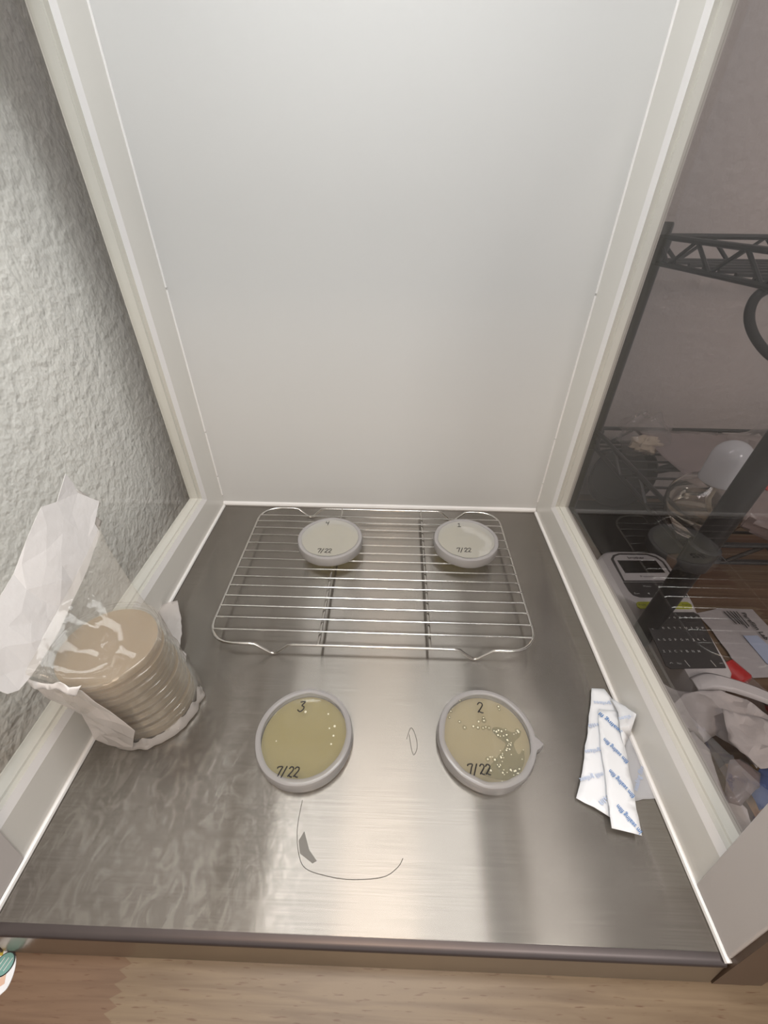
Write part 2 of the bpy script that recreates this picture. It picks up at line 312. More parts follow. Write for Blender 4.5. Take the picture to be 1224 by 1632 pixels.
M = {}
M['enamel'] = pbr('white_enamel', (.67, .65, .61), .32, noise_amt=.015, nscale=6, coat=.15)
M['panel'] = pbr('white_panel', (.54, .535, .525), .42, noise_amt=.012, nscale=3, spec=.3)
M['groove'] = pbr('grey_green_paint', (.53, .515, .47), .5, noise_amt=.03, nscale=20)
M['stile'] = pbr('shade_grey_enamel', (.50, .465, .45), .42, noise_amt=.02, nscale=8)  # grey holds the shade on the hood's front stiles
M['bead'] = pbr('white_sealant', (.72, .70, .69), .3, noise_amt=.02)
M['base'] = pbr('wood_bounce_brown', (.085, .055, .038), .4)  # side wall's front face: dim light and wood bounce painted in
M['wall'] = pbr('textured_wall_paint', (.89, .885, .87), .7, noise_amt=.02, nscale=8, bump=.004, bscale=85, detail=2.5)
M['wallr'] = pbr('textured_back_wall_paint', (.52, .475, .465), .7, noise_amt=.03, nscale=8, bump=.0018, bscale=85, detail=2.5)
M['glass'] = clear('side_glass', tint=(.98, .98, .97), ior=1.6, rough=0.0)
M['glassr'] = clear('side_glass_grey', tint=(.73, .71, .71), ior=1.7, rough=0.0)
M['chrome'] = pbr('chrome_wire', (.60, .58, .55), .2, metal=1, noise_amt=.03)
M['ink'] = pbr('black_ink', (.015, .013, .015), .5)
M['lid'] = clear('clear_plastic_lid', tint=(.97, .97, .96), body=.07, bodycol=(.85, .85, .85), ior=1.45)
M['lidfog'] = clear('fogged_plastic_lid', tint=(.97, .97, .96), body=.36, bodycol=(.74, .73, .70), ior=1.45, rough=.05)
M['basep'] = clear('clear_plastic_base', tint=(.98, .98, .96), body=.04, ior=1.45)
M['agar'] = clear('yellow_agar', tint=(.80, .70, .36), body=.50, bodycol=(.62, .55, .27), ior=1.33, rough=.05, translucent=True)
M['agar2'] = clear('cream_agar', tint=(.84, .76, .48), body=.50, bodycol=(.70, .62, .42), ior=1.33, rough=.05, translucent=True)
M['agarp'] = clear('pale_agar', tint=(.86, .80, .58), body=.20, bodycol=(.66, .62, .45), ior=1.33, rough=.05, translucent=True)
M['agart'] = clear('tan_agar', tint=(.80, .66, .46), body=.6, bodycol=(.56, .44, .28), ior=1.33, rough=.05, translucent=True)
M['film'] = clear('stretched_sealing_film', tint=(.9, .9, .9), body=.42, bodycol=(.66, .64, .65), ior=1.4, rough=.2, translucent=True)
M['colony'] = pbr('cream_colony', (.80, .76, .60), .3)
M['halo'] = clear('olive_growth', tint=(.84, .82, .72), body=.22, bodycol=(.36, .34, .22), ior=1.33, rough=.1)
M['brown'] = pbr('brown_growth', (.20, .15, .08), .6)
M['paper'] = pbr('white_pouch_paper', (.76, .735, .73), .65, noise_amt=.03, nscale=60, bump=.0004, bscale=120)
M['tpaper'] = clear('translucent_pouch_paper', tint=(.95, .93, .9), body=.72, bodycol=(.78, .74, .72), ior=1.35, rough=.3, translucent=True)
M['skirt'] = clear('thin_white_film', tint=(.95, .93, .9), body=.42, bodycol=(.78, .74, .72), ior=1.35, rough=.3, translucent=True)
M['wrap'] = clear('clear_crinkled_film', tint=(.97, .965, .95), body=.13, bodycol=(.80, .76, .72), ior=1.5, rough=.08, translucent=True, bump=.0006, bscale=70, gl=.4)
M['strip'] = pbr('backing_paper', (.74, .75, .78), .5, noise_amt=.02)
M['strip2'] = clear('translucent_backing_paper', tint=(.95, .95, .95), body=.7, bodycol=(.74, .74, .77), ior=1.4, rough=.3, translucent=True)
M['blue'] = pbr('blue_print', (.06, .19, .46), .5)
M['blue2'] = pbr('faint_blue_print', (.42, .50, .68), .5)
M['blackm'] = pbr('black_coated_steel', (.028, .026, .027), .42, noise_amt=.1)
M['blackp'] = pbr('black_pan_metal', (.022, .021, .021), .5, noise_amt=.1)
M['wplastic'] = pbr('white_plastic', (.66, .65, .66), .3, noise_amt=.02)
M['cap'] = clear('milky_cap', tint=(.9, .9, .92), body=.93, bodycol=(.80, .81, .84), ior=1.5, rough=.15, translucent=True)
M['dgrey'] = pbr('dark_grey_plastic', (.055, .053, .054), .4)
M['screen'] = pbr('screen_plastic', (.03, .03, .03), .2)
M['lime'] = pbr('lime_buttons', (.42, .46, .03), .4)
M['legend'] = pbr('white_print', (.62, .62, .62), .5)
M['red'] = pbr('red_plastic', (.50, .018, .02), .35)
M['bluec'] = pbr('blue_cloth', (.06, .10, .26), .8, noise_amt=.15, nscale=150)
M['tissue'] = pbr('crumpled_tissue', (.60, .57, .565), .75, noise_amt=.06, nscale=70, bump=.001, bscale=120)
M['bagp'] = clear('pinkish_plastic', tint=(.9, .85, .85), body=.5, bodycol=(.52, .45, .45), ior=1.5, rough=.15, translucent=True)
M['bagc'] = clear('clear_bag_plastic', tint=(.93, .92, .92), body=.16, bodycol=(.7, .66, .65), ior=1.6, rough=.08, translucent=True, bump=.002, bscale=50)
M['cream'] = pbr('cream_filling', (.55, .47, .36), .8, noise_amt=.3, nscale=80)
M['card'] = pbr('brown_card', (.38, .23, .10), .7, noise_amt=.1)
M['olive'] = pbr('olive_board', (.10, .085, .025), .7)
M['leaf'] = pbr('printed_leaflet', (.46, .45, .47), .5, noise_amt=.12, nscale=40, stretch=(1, 6, 1))
M['lightbar'] = pbr('lamp_housing', (.8, .8, .8), .4)

def glassy():
    m, nt, out = newmat('flask_glass')
    b = N(nt, 'ShaderNodeBsdfPrincipled'); b.inputs['Roughness'].default_value = .02
    b.inputs['Transmission Weight'].default_value = 1; b.inputs['IOR'].default_value = 1.47
    b.inputs['Base Color'].default_value = (.97, .96, .93, 1)
    nt.links.new(b.outputs[0], out.inputs[0]); return m
M['flask'] = glassy()
def liquid():
    m, nt, out = newmat('clear_alcohol')
    b = N(nt, 'ShaderNodeBsdfPrincipled'); b.inputs['Roughness'].default_value = 0
    b.inputs['Transmission Weight'].default_value = 1; b.inputs['IOR'].default_value = 1.36
    b.inputs['Base Color'].default_value = (.96, .94, .86, 1)
    nt.links.new(b.outputs[0], out.inputs[0]); return m
M['liquid'] = liquid()

def steel():
    m, nt, out = newmat('brushed_stainless_steel'); L = nt.links.new
    tc = N(nt, 'ShaderNodeTexCoord')
    def mapped(s):
        mp = N(nt, 'ShaderNodeMapping'); mp.inputs['Scale'].default_value = s; L(tc.outputs['Object'], mp.inputs['Vector']); return mp.outputs[0]
    # fine brushing across the tray
    br = N(nt, 'ShaderNodeTexNoise'); br.inputs['Scale'].default_value = 1; br.inputs['Detail'].default_value = 3; L(mapped((14, 900, 1)), br.inputs['Vector'])
    # soft wiped residue
    w = N(nt, 'ShaderNodeTexNoise'); w.inputs['Scale'].default_value = 1; w.inputs['Detail'].default_value = 5; w.inputs['Distortion'].default_value = 1.2; L(mapped((14, 9, 1)), w.inputs['Vector'])
    # dried streaks, drawn mostly on the left side
    st = N(nt, 'ShaderNodeTexNoise'); st.inputs['Scale'].default_value = 1; st.inputs['Detail'].default_value = 6; st.inputs['Distortion'].default_value = 2.5; L(mapped((60, 34, 1)), st.inputs['Vector'])
    ra = N(nt, 'ShaderNodeValToRGB'); ra.color_ramp.elements[0].position = .47; ra.color_ramp.elements[1].position = .62; L(st.outputs['Fac'], ra.inputs[0])
    vo = N(nt, 'ShaderNodeTexVoronoi', feature='DISTANCE_TO_EDGE'); vo.inputs['Scale'].default_value = 1; L(mapped((130, 130, 1)), vo.inputs['Vector'])
    rv = N(nt, 'ShaderNodeValToRGB'); rv.color_ramp.elements[0].position = .03; rv.color_ramp.elements[1].position = .10
    rv.color_ramp.elements[0].color = (1, 1, 1, 1); rv.color_ramp.elements[1].color = (0, 0, 0, 1); L(vo.outputs['Distance'], rv.inputs[0])
    sx = N(nt, 'ShaderNodeSeparateXYZ'); L(tc.outputs['Object'], sx.inputs[0])
    def mr(src, a, b):
        n = N(nt, 'ShaderNodeMapRange'); n.clamp = True; n.interpolation_type = 'SMOOTHSTEP'
        n.inputs['From Min'].default_value = a; n.inputs['From Max'].default_value = b; L(src, n.inputs['Value']); return n.outputs[0]
    def mul(a, b):
        n = N(nt, 'ShaderNodeMath', operation='MULTIPLY')
        for i, s in enumerate((a, b)):
            if isinstance(s, float): n.inputs[i].default_value = s
            else: L(s, n.inputs[i])
        return n.outputs[0]
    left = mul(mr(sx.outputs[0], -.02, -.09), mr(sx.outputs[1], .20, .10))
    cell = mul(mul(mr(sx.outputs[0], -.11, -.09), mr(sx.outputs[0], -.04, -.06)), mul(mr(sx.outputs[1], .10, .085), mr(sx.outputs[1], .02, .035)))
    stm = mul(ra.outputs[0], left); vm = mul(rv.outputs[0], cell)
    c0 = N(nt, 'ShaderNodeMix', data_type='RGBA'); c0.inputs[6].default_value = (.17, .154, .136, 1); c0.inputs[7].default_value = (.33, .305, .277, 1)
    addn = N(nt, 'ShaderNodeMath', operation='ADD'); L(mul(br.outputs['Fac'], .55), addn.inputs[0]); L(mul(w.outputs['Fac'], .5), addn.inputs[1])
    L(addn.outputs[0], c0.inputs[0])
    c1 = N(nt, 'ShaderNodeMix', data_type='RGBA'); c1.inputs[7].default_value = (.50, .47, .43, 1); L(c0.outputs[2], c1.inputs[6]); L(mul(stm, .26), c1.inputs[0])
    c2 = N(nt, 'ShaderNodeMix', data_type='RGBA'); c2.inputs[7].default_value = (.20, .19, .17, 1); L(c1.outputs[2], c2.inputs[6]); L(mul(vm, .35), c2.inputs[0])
    g = N(nt, 'ShaderNodeBsdfAnisotropic'); g.inputs['Anisotropy'].default_value = .79
    tg = N(nt, 'ShaderNodeCombineXYZ'); tg.inputs[0].default_value = 1.0; L(tg.outputs[0], g.inputs['Tangent'])
    ro = N(nt, 'ShaderNodeMapRange'); ro.inputs['To Min'].default_value = .225; ro.inputs['To Max'].default_value = .275; L(w.outputs['Fac'], ro.inputs['Value'])
    L(ro.outputs[0], g.inputs['Roughness']); L(c2.outputs[2], g.inputs['Color'])
    d = N(nt, 'ShaderNodeBsdfDiffuse'); L(c2.outputs[2], d.inputs[0])
    mx = N(nt, 'ShaderNodeMixShader'); mx.inputs[0].default_value = .19; L(g.outputs[0], mx.inputs[1]); L(d.outputs[0], mx.inputs[2])
    bp = N(nt, 'ShaderNodeBump'); bp.inputs['Distance'].default_value = .00002; bp.inputs['Strength'].default_value = .5; L(br.outputs['Fac'], bp.inputs['Height'])
    L(bp.outputs[0], d.inputs['Normal'])
    L(mx.outputs[0], out.inputs[0]); return m
M['steel'] = steel()
M['edge'] = pbr('dark_reflection_steel_edge', (.10, .085, .085), .38, metal=.8, noise_amt=.1)  # reflection of the dark room put into the edge colour
M['face'] = pbr('satin_steel_face', (.34, .30, .25), .28, metal=.9, noise_amt=.05)
M['residue'] = pbr('dried_residue', (.16, .15, .135), .6)

def wood():
    m, nt, out = newmat('butcher_block_wood'); L = nt.links.new
    b = N(nt, 'ShaderNodeBsdfPrincipled'); b.inputs['Roughness'].default_value = .42
    tc = N(nt, 'ShaderNodeTexCoord')
    mp = N(nt, 'ShaderNodeMapping'); mp.inputs['Location'].default_value = (.165, .004, 0); L(tc.outputs['Object'], mp.inputs['Vector'])
    # zig-zag finger joints: shift x by a triangle wave in y
    sx = N(nt, 'ShaderNodeSeparateXYZ'); L(mp.outputs[0], sx.inputs[0])
    pp = N(nt, 'ShaderNodeMath', operation='PINGPONG'); pp.inputs[1].default_value = .0035; L(sx.outputs[1], pp.inputs[0])
    pm = N(nt, 'ShaderNodeMath', operation='MULTIPLY'); pm.inputs[1].default_value = 2.2; L(pp.outputs[0], pm.inputs[0])
    ax = N(nt, 'ShaderNodeMath', operation='ADD'); L(sx.outputs[0], ax.inputs[0]); L(pm.outputs[0], ax.inputs[1])
    cx = N(nt, 'ShaderNodeCombineXYZ'); L(ax.outputs[0], cx.inputs[0]); L(sx.outputs[1], cx.inputs[1])
    bk = N(nt, 'ShaderNodeTexBrick'); bk.offset = .37; bk.inputs['Scale'].default_value = 1; bk.inputs['Brick Width'].default_value = .27; bk.inputs['Row Height'].default_value = .040
    bk.inputs['Mortar Size'].default_value = .0004; bk.inputs['Color1'].default_value = (.0, .0, .0, 1); bk.inputs['Color2'].default_value = (1, 1, 1, 1); bk.inputs['Mortar'].default_value = (.2, .2, .2, 1)
    L(cx.outputs[0], bk.inputs['Vector'])
    cr = N(nt, 'ShaderNodeValToRGB'); e = cr.color_ramp.elements
    e[1].color = (.125, .062, .036, 1); e[0].color = (.195, .142, .088, 1); n_ = e.new(.5); n_.color = (.16, .10, .06, 1)
    L(bk.outputs['Color'], cr.inputs[0])
    m2 = N(nt, 'ShaderNodeMapping'); m2.inputs['Scale'].default_value = (9, 170, 1); L(tc.outputs['Object'], m2.inputs['Vector'])
    gr = N(nt, 'ShaderNodeTexNoise'); gr.inputs['Scale'].default_value = 1; gr.inputs['Detail'].default_value = 5; gr.inputs['Distortion'].default_value = .6; L(m2.outputs[0], gr.inputs['Vector'])
    m3 = N(nt, 'ShaderNodeMapping'); m3.inputs['Scale'].default_value = (70, 650, 1); L(tc.outputs['Object'], m3.inputs['Vector'])
    po = N(nt, 'ShaderNodeTexNoise'); po.inputs['Scale'].default_value = 1; po.inputs['Detail'].default_value = 2; L(m3.outputs[0], po.inputs['Vector'])
    rp = N(nt, 'ShaderNodeValToRGB'); rp.color_ramp.elements[0].position = .63; rp.color_ramp.elements[1].position = .72; L(po.outputs['Fac'], rp.inputs[0])
    x1 = N(nt, 'ShaderNodeMix', data_type='RGBA', blend_type='MULTIPLY'); x1.inputs[0].default_value = .7; L(cr.outputs[0], x1.inputs[6])
    rg = N(nt, 'ShaderNodeValToRGB'); rg.color_ramp.elements[0].color = (.62, .55, .5, 1); rg.color_ramp.elements[1].color = (1.1, 1.1, 1.1, 1); rg.color_ramp.elements[0].position = .3; rg.color_ramp.elements[1].position = .6
    L(gr.outputs['Fac'], rg.inputs[0]); L(rg.outputs[0], x1.inputs[7])
    x2 = N(nt, 'ShaderNodeMix', data_type='RGBA'); x2.inputs[7].default_value = (.10, .045, .022, 1); L(x1.outputs[2], x2.inputs[6])
    pmul = N(nt, 'ShaderNodeMath', operation='MULTIPLY'); pmul.inputs[1].default_value = .75; L(rp.outputs[0], pmul.inputs[0]); L(pmul.outputs[0], x2.inputs[0])
    L(x2.outputs[2], b.inputs['Base Color']); L(b.outputs[0], out.inputs[0]); return m
M['wood'] = wood()
M['floor'] = pbr('floor_vinyl', (.25, .22, .19), .6)
M['ceil'] = pbr('ceiling_paint', (.7, .68, .65), .8)

# ---------------------------------------------------------------- the room
def struct(name, bm, mat): return tag(obj(name, bm, mat), kind='structure')
TZ = -0.035                                   # table top height (steel tray surface is 0)
struct('floor', bx((-.40, -1.6, -.97), (1.7, .67, -.95)), M['floor'])
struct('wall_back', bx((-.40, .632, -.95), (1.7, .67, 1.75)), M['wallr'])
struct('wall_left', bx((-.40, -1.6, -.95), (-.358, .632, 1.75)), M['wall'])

# ---------------------------------------------------------------- table
t = thing('workbench', 'butcher block wooden table top under the steel tray', 'table', (0, 0, -.95))
obj('table_top', bx((-.356, -.30, TZ - .038), (1.05, .630, TZ)), M['wood'], t)
for x in (-.30, .98):
    for y in (-.26, .58):
        obj('leg', bx((x - .03, y - .03, -.95), (x + .03, y + .03, TZ - .038)), M['wood'], t)

# ---------------------------------------------------------------- clean-air hood
WI, D, WO, WF = 0.2655, 0.5245, 0.302, 0.2865
hood = thing('laminar_flow_hood', 'white open-fronted laminar flow hood with glass side windows', 'flow hood', (0, 0, TZ))
obj('back_panel', bx((-WI - .01, D, TZ), (WI + .012, D + .012, 0.895)), M['panel'], hood)
def lean(z): return -.003 + max(0, z) * .12
def side(s):
    def X(x): return s * x
    def loop(x, y0, y1, z0, z1, ln=False):
        return [(X(x), y0 + (z0 * .13 if ln else 0), z0), (X(x), y1, z0), (X(x), y1, z1), (X(x), y0 + (z1 * .13 if ln else 0), z1)]
    outer = lambda x: [(X(x), -.004, TZ), (X(x), D, TZ), (X(x), D, 0.879), (X(x), lean(0.879), 0.879)]
    bm = bmesh.new()
    yo = .036
    loft(bm, [outer(WF), outer(WI), loop(WI, yo, D - .052, .046, .59, True), ])
    loft(bm, [loop(.2845, yo, D - .062, .055, .58, True), loop(WF, yo, D - .062, .055, .58, True), outer(WF)])
    bmesh.ops.remove_doubles(bm, verts=bm.verts, dist=1e-6); bmesh.ops.recalc_face_normals(bm, faces=bm.faces)
    sf = obj('side_frame', bm, M['enamel'], hood)
    bm = bmesh.new()
    loft(bm, [loop(WI, yo, D - .052, .046, .59, True), loop(WI + .0022, yo, D - .061, .0545, .581, True)])
    bmesh.ops.recalc_face_normals(bm, faces=bm.faces)
    obj('window_lip', bm, M['bead'], sf)
    bm = bmesh.new()
    loft(bm, [loop(WI + .0022, yo, D - .061, .0545, .581, True), loop(WI + .0075, yo, D - .0595, .0535, .582, True),
              loop(WI + .008, yo, D - .0625, .0555, .580, True), loop(.2848, yo, D - .0625, .0555, .580, True)])
    obj('window_reveal', bm, M['groove'], sf)
    pn = obj('window_pane', bx((X(.2828) - .0013, .02, .050), (X(.2828) + .0013, D - .055, .59)), M['glass'] if s < 0 else M['glassr'], sf)
    # pane clipped to the sloping front stile
    for v in pn.data.vertices:
        pass
    # front stile: a slightly proud board leaning back, hood shade painted as warm grey
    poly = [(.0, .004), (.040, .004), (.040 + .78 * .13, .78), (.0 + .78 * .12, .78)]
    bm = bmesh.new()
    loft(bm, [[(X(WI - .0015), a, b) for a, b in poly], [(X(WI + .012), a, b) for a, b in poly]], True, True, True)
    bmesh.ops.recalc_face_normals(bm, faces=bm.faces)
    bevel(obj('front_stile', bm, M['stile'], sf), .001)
    # sealant beads
    bm = bmesh.new()
    pth = [(X(WI - .0012), -.002 + (D - .004) * k / 24, .0012 + .0005 * noise.noise(Vector((k * .7, s, 0)))) for k in range(25)]
    tube(bm, pth, .0026, 8)
    obj('sealant_bead', bm, M['bead'], hood, smooth=True)
    bm = bmesh.new()
    for a, b in ((.02, .055), (.058, .135), (.137, .33), (.333, .58)):
        tube(bm, [(X(WI - .0004), D - .0004, a), (X(WI - .0004), D - .0004, b)], .0016, 8)
    obj('sealant_bead', bm, M['bead'], hood, smooth=True)
    bm = bmesh.new()
    fp = [(-.0085, TZ), (-.0042, .0), (-.0042 + .60 * .12, .60), (-.0002 + .60 * .12, .60), (-.0002, .0), (-.0045, TZ)]
    loft(bm, [[(X(x), a, b) for a, b in fp] for x in (WI + .0005, WO)], True, True, True)
    bmesh.ops.recalc_face_normals(bm, faces=bm.faces)
    obj('front_board', bm, M['base'], hood)
side(-1); side(1)
for s in (-1, 1):
    bm = bmesh.new(); loft(bm, [[(s * x, .11, .60), (s * x, .522, .60), (s * x, .522, .86), (s * x, .11, .86)] for x in (WI - .0016, WI - .0003)], True, True, True)
    bmesh.ops.recalc_face_normals(bm, faces=bm.faces); obj('dark_reflection_panel', bm, M['dgrey'], hood)  # unseen dark panels added to darken the tray's side reflections
bm = bmesh.new(); tube(bm, [(-WI + .53 * k / 20, D - .001 + .0006 * noise.noise(Vector((k, 0, 3))), .003) for k in range(21)], .0042, 8)
obj('sealant_bead', bm, M['bead'], hood, smooth=True)
# top of the hood: light chamber with its front board
obj('hood_ceiling', bx((-WO, .086, .88), (WO, D + .012, 0.895)), M['panel'], hood)
bm = bmesh.new(); loft(bm, [[(x, .086, .64), (x, .100, .64), (x, .100, .88), (x, .086, .88)] for x in (-WI + .001, WI - .001)], True, True, True)
bmesh.ops.recalc_face_normals(bm, faces=bm.faces)
obj('front_board', bm, M['panel'], hood)
obj('light_bar', bx((-.255, .15, .960), (.255, .30, .879)), M['lightbar'], hood)

# ---------------------------------------------------------------- steel tray
tray = thing('steel_tray', 'brushed stainless steel tray covering the floor of the hood', 'tray', (0, 0, TZ))
bm = bmesh.new()
prof = [(D - .001, TZ + .0005), (D - .001, 0), (.004, 0), (.0005, -.0006), (-.0022, -.0026), (-.003, -.0055)]
loft(bm, [[(x, a, b) for a, b in prof] for x in (-WI + .001, 0, WI - .001)], False)
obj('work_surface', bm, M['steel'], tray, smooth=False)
bm = bmesh.new()
prof = [(.0035, .0002), (.0005, -.0003), (-.0022, -.0014), (-.0034, -.0032), (-.0036, -.0048), (-.0030, -.0056)]
loft(bm, [[(x, a, b) for a, b in prof] for x in (-WI + .001, WI - .001)], False)
obj('front_edge', bm, M['edge'], tray, smooth=True)
bm = bmesh.new(); loft(bm, [[(x, .001, TZ + .0005), (x, -.0078, TZ + .0005), (x, -.0030, -.0050), (x, .001, -.0050)] for x in (-WI + .001, WI - .001)], True, True, True)
bmesh.ops.recalc_face_normals(bm, faces=bm.faces)
obj('front_face', bm, M['face'], tray)
for nm in ('scr1', 'scr2'):
    bm = bmesh.new(); tube(bm, [(p[0], p[1], .0001) for p in smooth_path([Vector(q) for q in DATA[nm]], 5)], .00028, 4)
    obj('dried_mark', bm, M['residue'], tray)
bm = bmesh.new(); prism(bm, [(p[0], p[1]) for p in DATA['spot']], .0, .0003); obj('dried_mark', bm, M['residue'], tray)

# ---------------------------------------------------------------- cooling rack
rack = thing('cooling_rack', 'chrome wire cooling rack standing on the steel tray', 'cooling rack', (.002, .362, 0))
hx, y0, y1, rc, zt = .189, .2335, .491, .030, .0195
def dip(pa, pb, xs):
    """straight rail with V feet at the given x"""
    out = []; sgn = 1 if pb[0] > pa[0] else -1
    for x in sorted(xs, reverse=sgn < 0):
        for dx, dz in ((-.026, 0), (-.019, -.001), (-.0045, -.0155), (0, -.0175), (.0045, -.0155), (.019, -.001), (.026, 0)):
            out.append((x + sgn * dx, pa[1], zt + dz))
    return out
path = []
def arc(cx, cy, a0, a1):
    for k in range(7):
        a = math.radians(a0 + (a1 - a0) * k / 6); path.append((cx + rc * math.cos(a), cy + rc * math.sin(a), zt))
cx0 = .002
arc(cx0 - hx + rc, y0 + rc, 180, 270)
path += dip((cx0 - hx, y0), (cx0 + hx, y0), (-.111, .121))
arc(cx0 + hx - rc, y0 + rc, 270, 360)
arc(cx0 + hx - rc, y1 - rc, 0, 90)
path += dip((cx0 + hx, y1), (cx0 - hx, y1), (-.111, .121))
arc(cx0 - hx + rc, y1 - rc, 90, 180)
bm = bmesh.new(); tube(bm, path, .0017, 10, closed=True)
obj('frame', bm, M['chrome'], rack, smooth=True)
WY = [.4688, .4542, .438, .4212, .4031, .3859, .3694, .352, .3359, .3195, .302, .2858, .2682, .2507]
for i, y in enumerate(WY):
    ins = 0
    for c in (y0 + rc, y1 - rc):
        if (c == y0 + rc and y < c) or (c != y0 + rc and y > c): ins = rc - math.sqrt(max(0, rc * rc - (y - c) ** 2))
    bm = bmesh.new()
    tube(bm, [(cx0 - hx + ins, y, zt + .0012), (cx0 - hx + ins + .004, y, zt + .0022), (cx0, y, zt + .0022 - .0003), (cx0 + hx - ins - .004, y, zt + .0022), (cx0 + hx - ins, y, zt + .0012)], .0010, 8)
    obj('wire', bm, M['chrome'], rack, smooth=True)
for x in (-.058, .069):
    bm = bmesh.new(); tube(bm, [(x, y0 + .0005, zt), (x, y0 + .01, zt - .0015), (x, y1 - .01, zt - .0015), (x, y1 - .0005, zt)], .0017, 8)
    obj('support_bar', bm, M['chrome'], rack, smooth=True)

# ---------------------------------------------------------------- petri dishes
def dish(name, label, c, R, num, date, npos, dpos, agar, lidm, film=True, tab=False, nh=.009, dh=.0075, rot=0.0):
    x, y, z = c
    t = thing(name, label, 'petri dish', c, 'numbered petri dishes')
    bm = bmesh.new(); lathe(bm, [(0.001, .0012), (R - .004, .0012), (R - .004, .011), (R - .0028, .011), (R - .0028, 0.0), (.001, 0.0)], c, 64, False, False)
    obj('dish_base', bm, M['basep'], t, smooth=True)
    bm = bmesh.new(); lathe(bm, [(R - .0046, .0016), (R - .0046, .0062), (R - .0056, .0058)], c, 64, True, True)
    bmesh.ops.recalc_face_normals(bm, faces=bm.faces)
    obj('agar', bm, agar, t, smooth=True)
    bm = bmesh.new(); lathe(bm, [(R - .0012, .004), (R - .0012, .0142), (R - .002, .015), (.001, .015), ], c, 64, False, True)
    bmesh.ops.recalc_face_normals(bm, faces=bm.faces)
    obj('lid', bm, lidm, t, smooth=True)
    # milky band stretched round the edge and over the rim
    bm = bmesh.new(); n = 96; rings = []
    for r, h in ((R - .0018, .001), (R - .0003, .002), (R + .0004, .006), (R, .0085), (R + .0003, .0125), (R - .0006, .0150), (R - .0025, .01565), (R - .0058, .0154)):
        ring = []
        for k in range(n):
            a = 2 * PI * k / n; w = noise.noise(Vector((math.cos(a) * 3, math.sin(a) * 3, h * 200 + x * 9)))
            rr = r + .0006 * w * (1 if h < .0152 else 1.8)
            if tab and .004 < h < .0153:
                d = abs(((a - math.radians(-8) + PI) % (2 * PI)) - PI)
                rr += .0075 * max(0, 1 - d / .14)
            ring.append((x + rr * math.cos(a), y + rr * math.sin(a), z + h))
        rings.append(ring)
    loft(bm, rings)
    bmesh.ops.recalc_face_normals(bm, faces=bm.faces)
    solid(obj('sealing_film', bm, M['film'], t, smooth=True), .0003)
    bm = bmesh.new(); handwriting(bm, num, npos[0] - .0025, npos[1], z + .0153, nh, w=.0006 if z < .01 else .00048)
    w = bm
    o = obj('number_mark', w, M['ink'], t); 
    bm = bmesh.new(); handwriting(bm, date, dpos[0] - len(date) * .5 * .62 * dh, dpos[1], z + .0153, dh, w=.0006 if z < .01 else .00048)
    obj('date_mark', bm, M['ink'], t)
    return t
RZ = zt + .0033
d3 = dish('petri_dish', 'petri dish marked 3, plain yellow agar, on the steel in front of the rack', (-.0572, .1382, 0), .0458, '3', '7/22', (-.0653, .1642), (-.0658, .1042), M['agar'], M['lid'], nh=.0105, dh=.0082)
d2 = dish('petri_dish', 'petri dish marked 2 with dotted colonies and a film tab, on the steel', (.1180, .1424, 0), .0463, '2', '7/22', (.1143, .1690), (.1056, .1117), M['agar2'], M['lid'], tab=True, nh=.0105, dh=.0084)
d4 = dish('petri_dish', 'petri dish marked 4, clear and empty looking, on the wire rack', (-.0648, .4000, RZ), .0455, '4', '7/22', (-.0735, .4315), (-.0690, .3715), M['agarp'], M['lidfog'], nh=.0085, dh=.0078)
d1 = dish('petri_dish', 'petri dish marked 1 with a scalloped growth edge, on the wire rack', (.1285, .4040, RZ), .0455, '1', '7/22', (.1215, .4350), (.1222, .3800), M['agarp'], M['lidfog'], nh=.0085, dh=.0080)
# growth in dish 2
rnd = random.Random(4)
bm = bmesh.new()
for p in DATA['col2']:
    r = rnd.uniform(.0005, .0010)
    lathe(bm, [(r, 0), (r * .9, r * .3), (r * .4, r * .5)], (p[0], p[1], .0062), 10, True, True)
for k in range(30):
    a = rnd.uniform(-1.5, .3); q = rnd.uniform(.015, .038)
    lathe(bm, [(.0005, 0), (.0003, .0003)], (.118 + q * math.cos(a), .1424 + q * math.sin(a), .0062), 8, True, True)
o = obj('colonies', bm, M['colony'], d2); o['kind'] = 'stuff'; o['label'] = 'small round cream colonies scattered on the agar'
bm = bmesh.new()
for p in DATA['col2']:
    r = rnd.uniform(.0016, .0027); lathe(bm, [(r, 0), (r * .98, .00008)], (p[0], p[1], .00605), 14, False, True)
obj('colony_halo', bm, M['halo'], d2)['kind'] = 'stuff'
bm = bmesh.new()
pp = [Vector(p) for p in DATA['patch2']]; pp = smooth_path(pp, 4, True); prism(bm, [(p.x, p.y) for p in pp if (Vector((p.x, p.y)) - Vector((.118, .1424))).length < .0405], .0061, .0062)
obj('growth_patch', bm, M['halo'], d2)
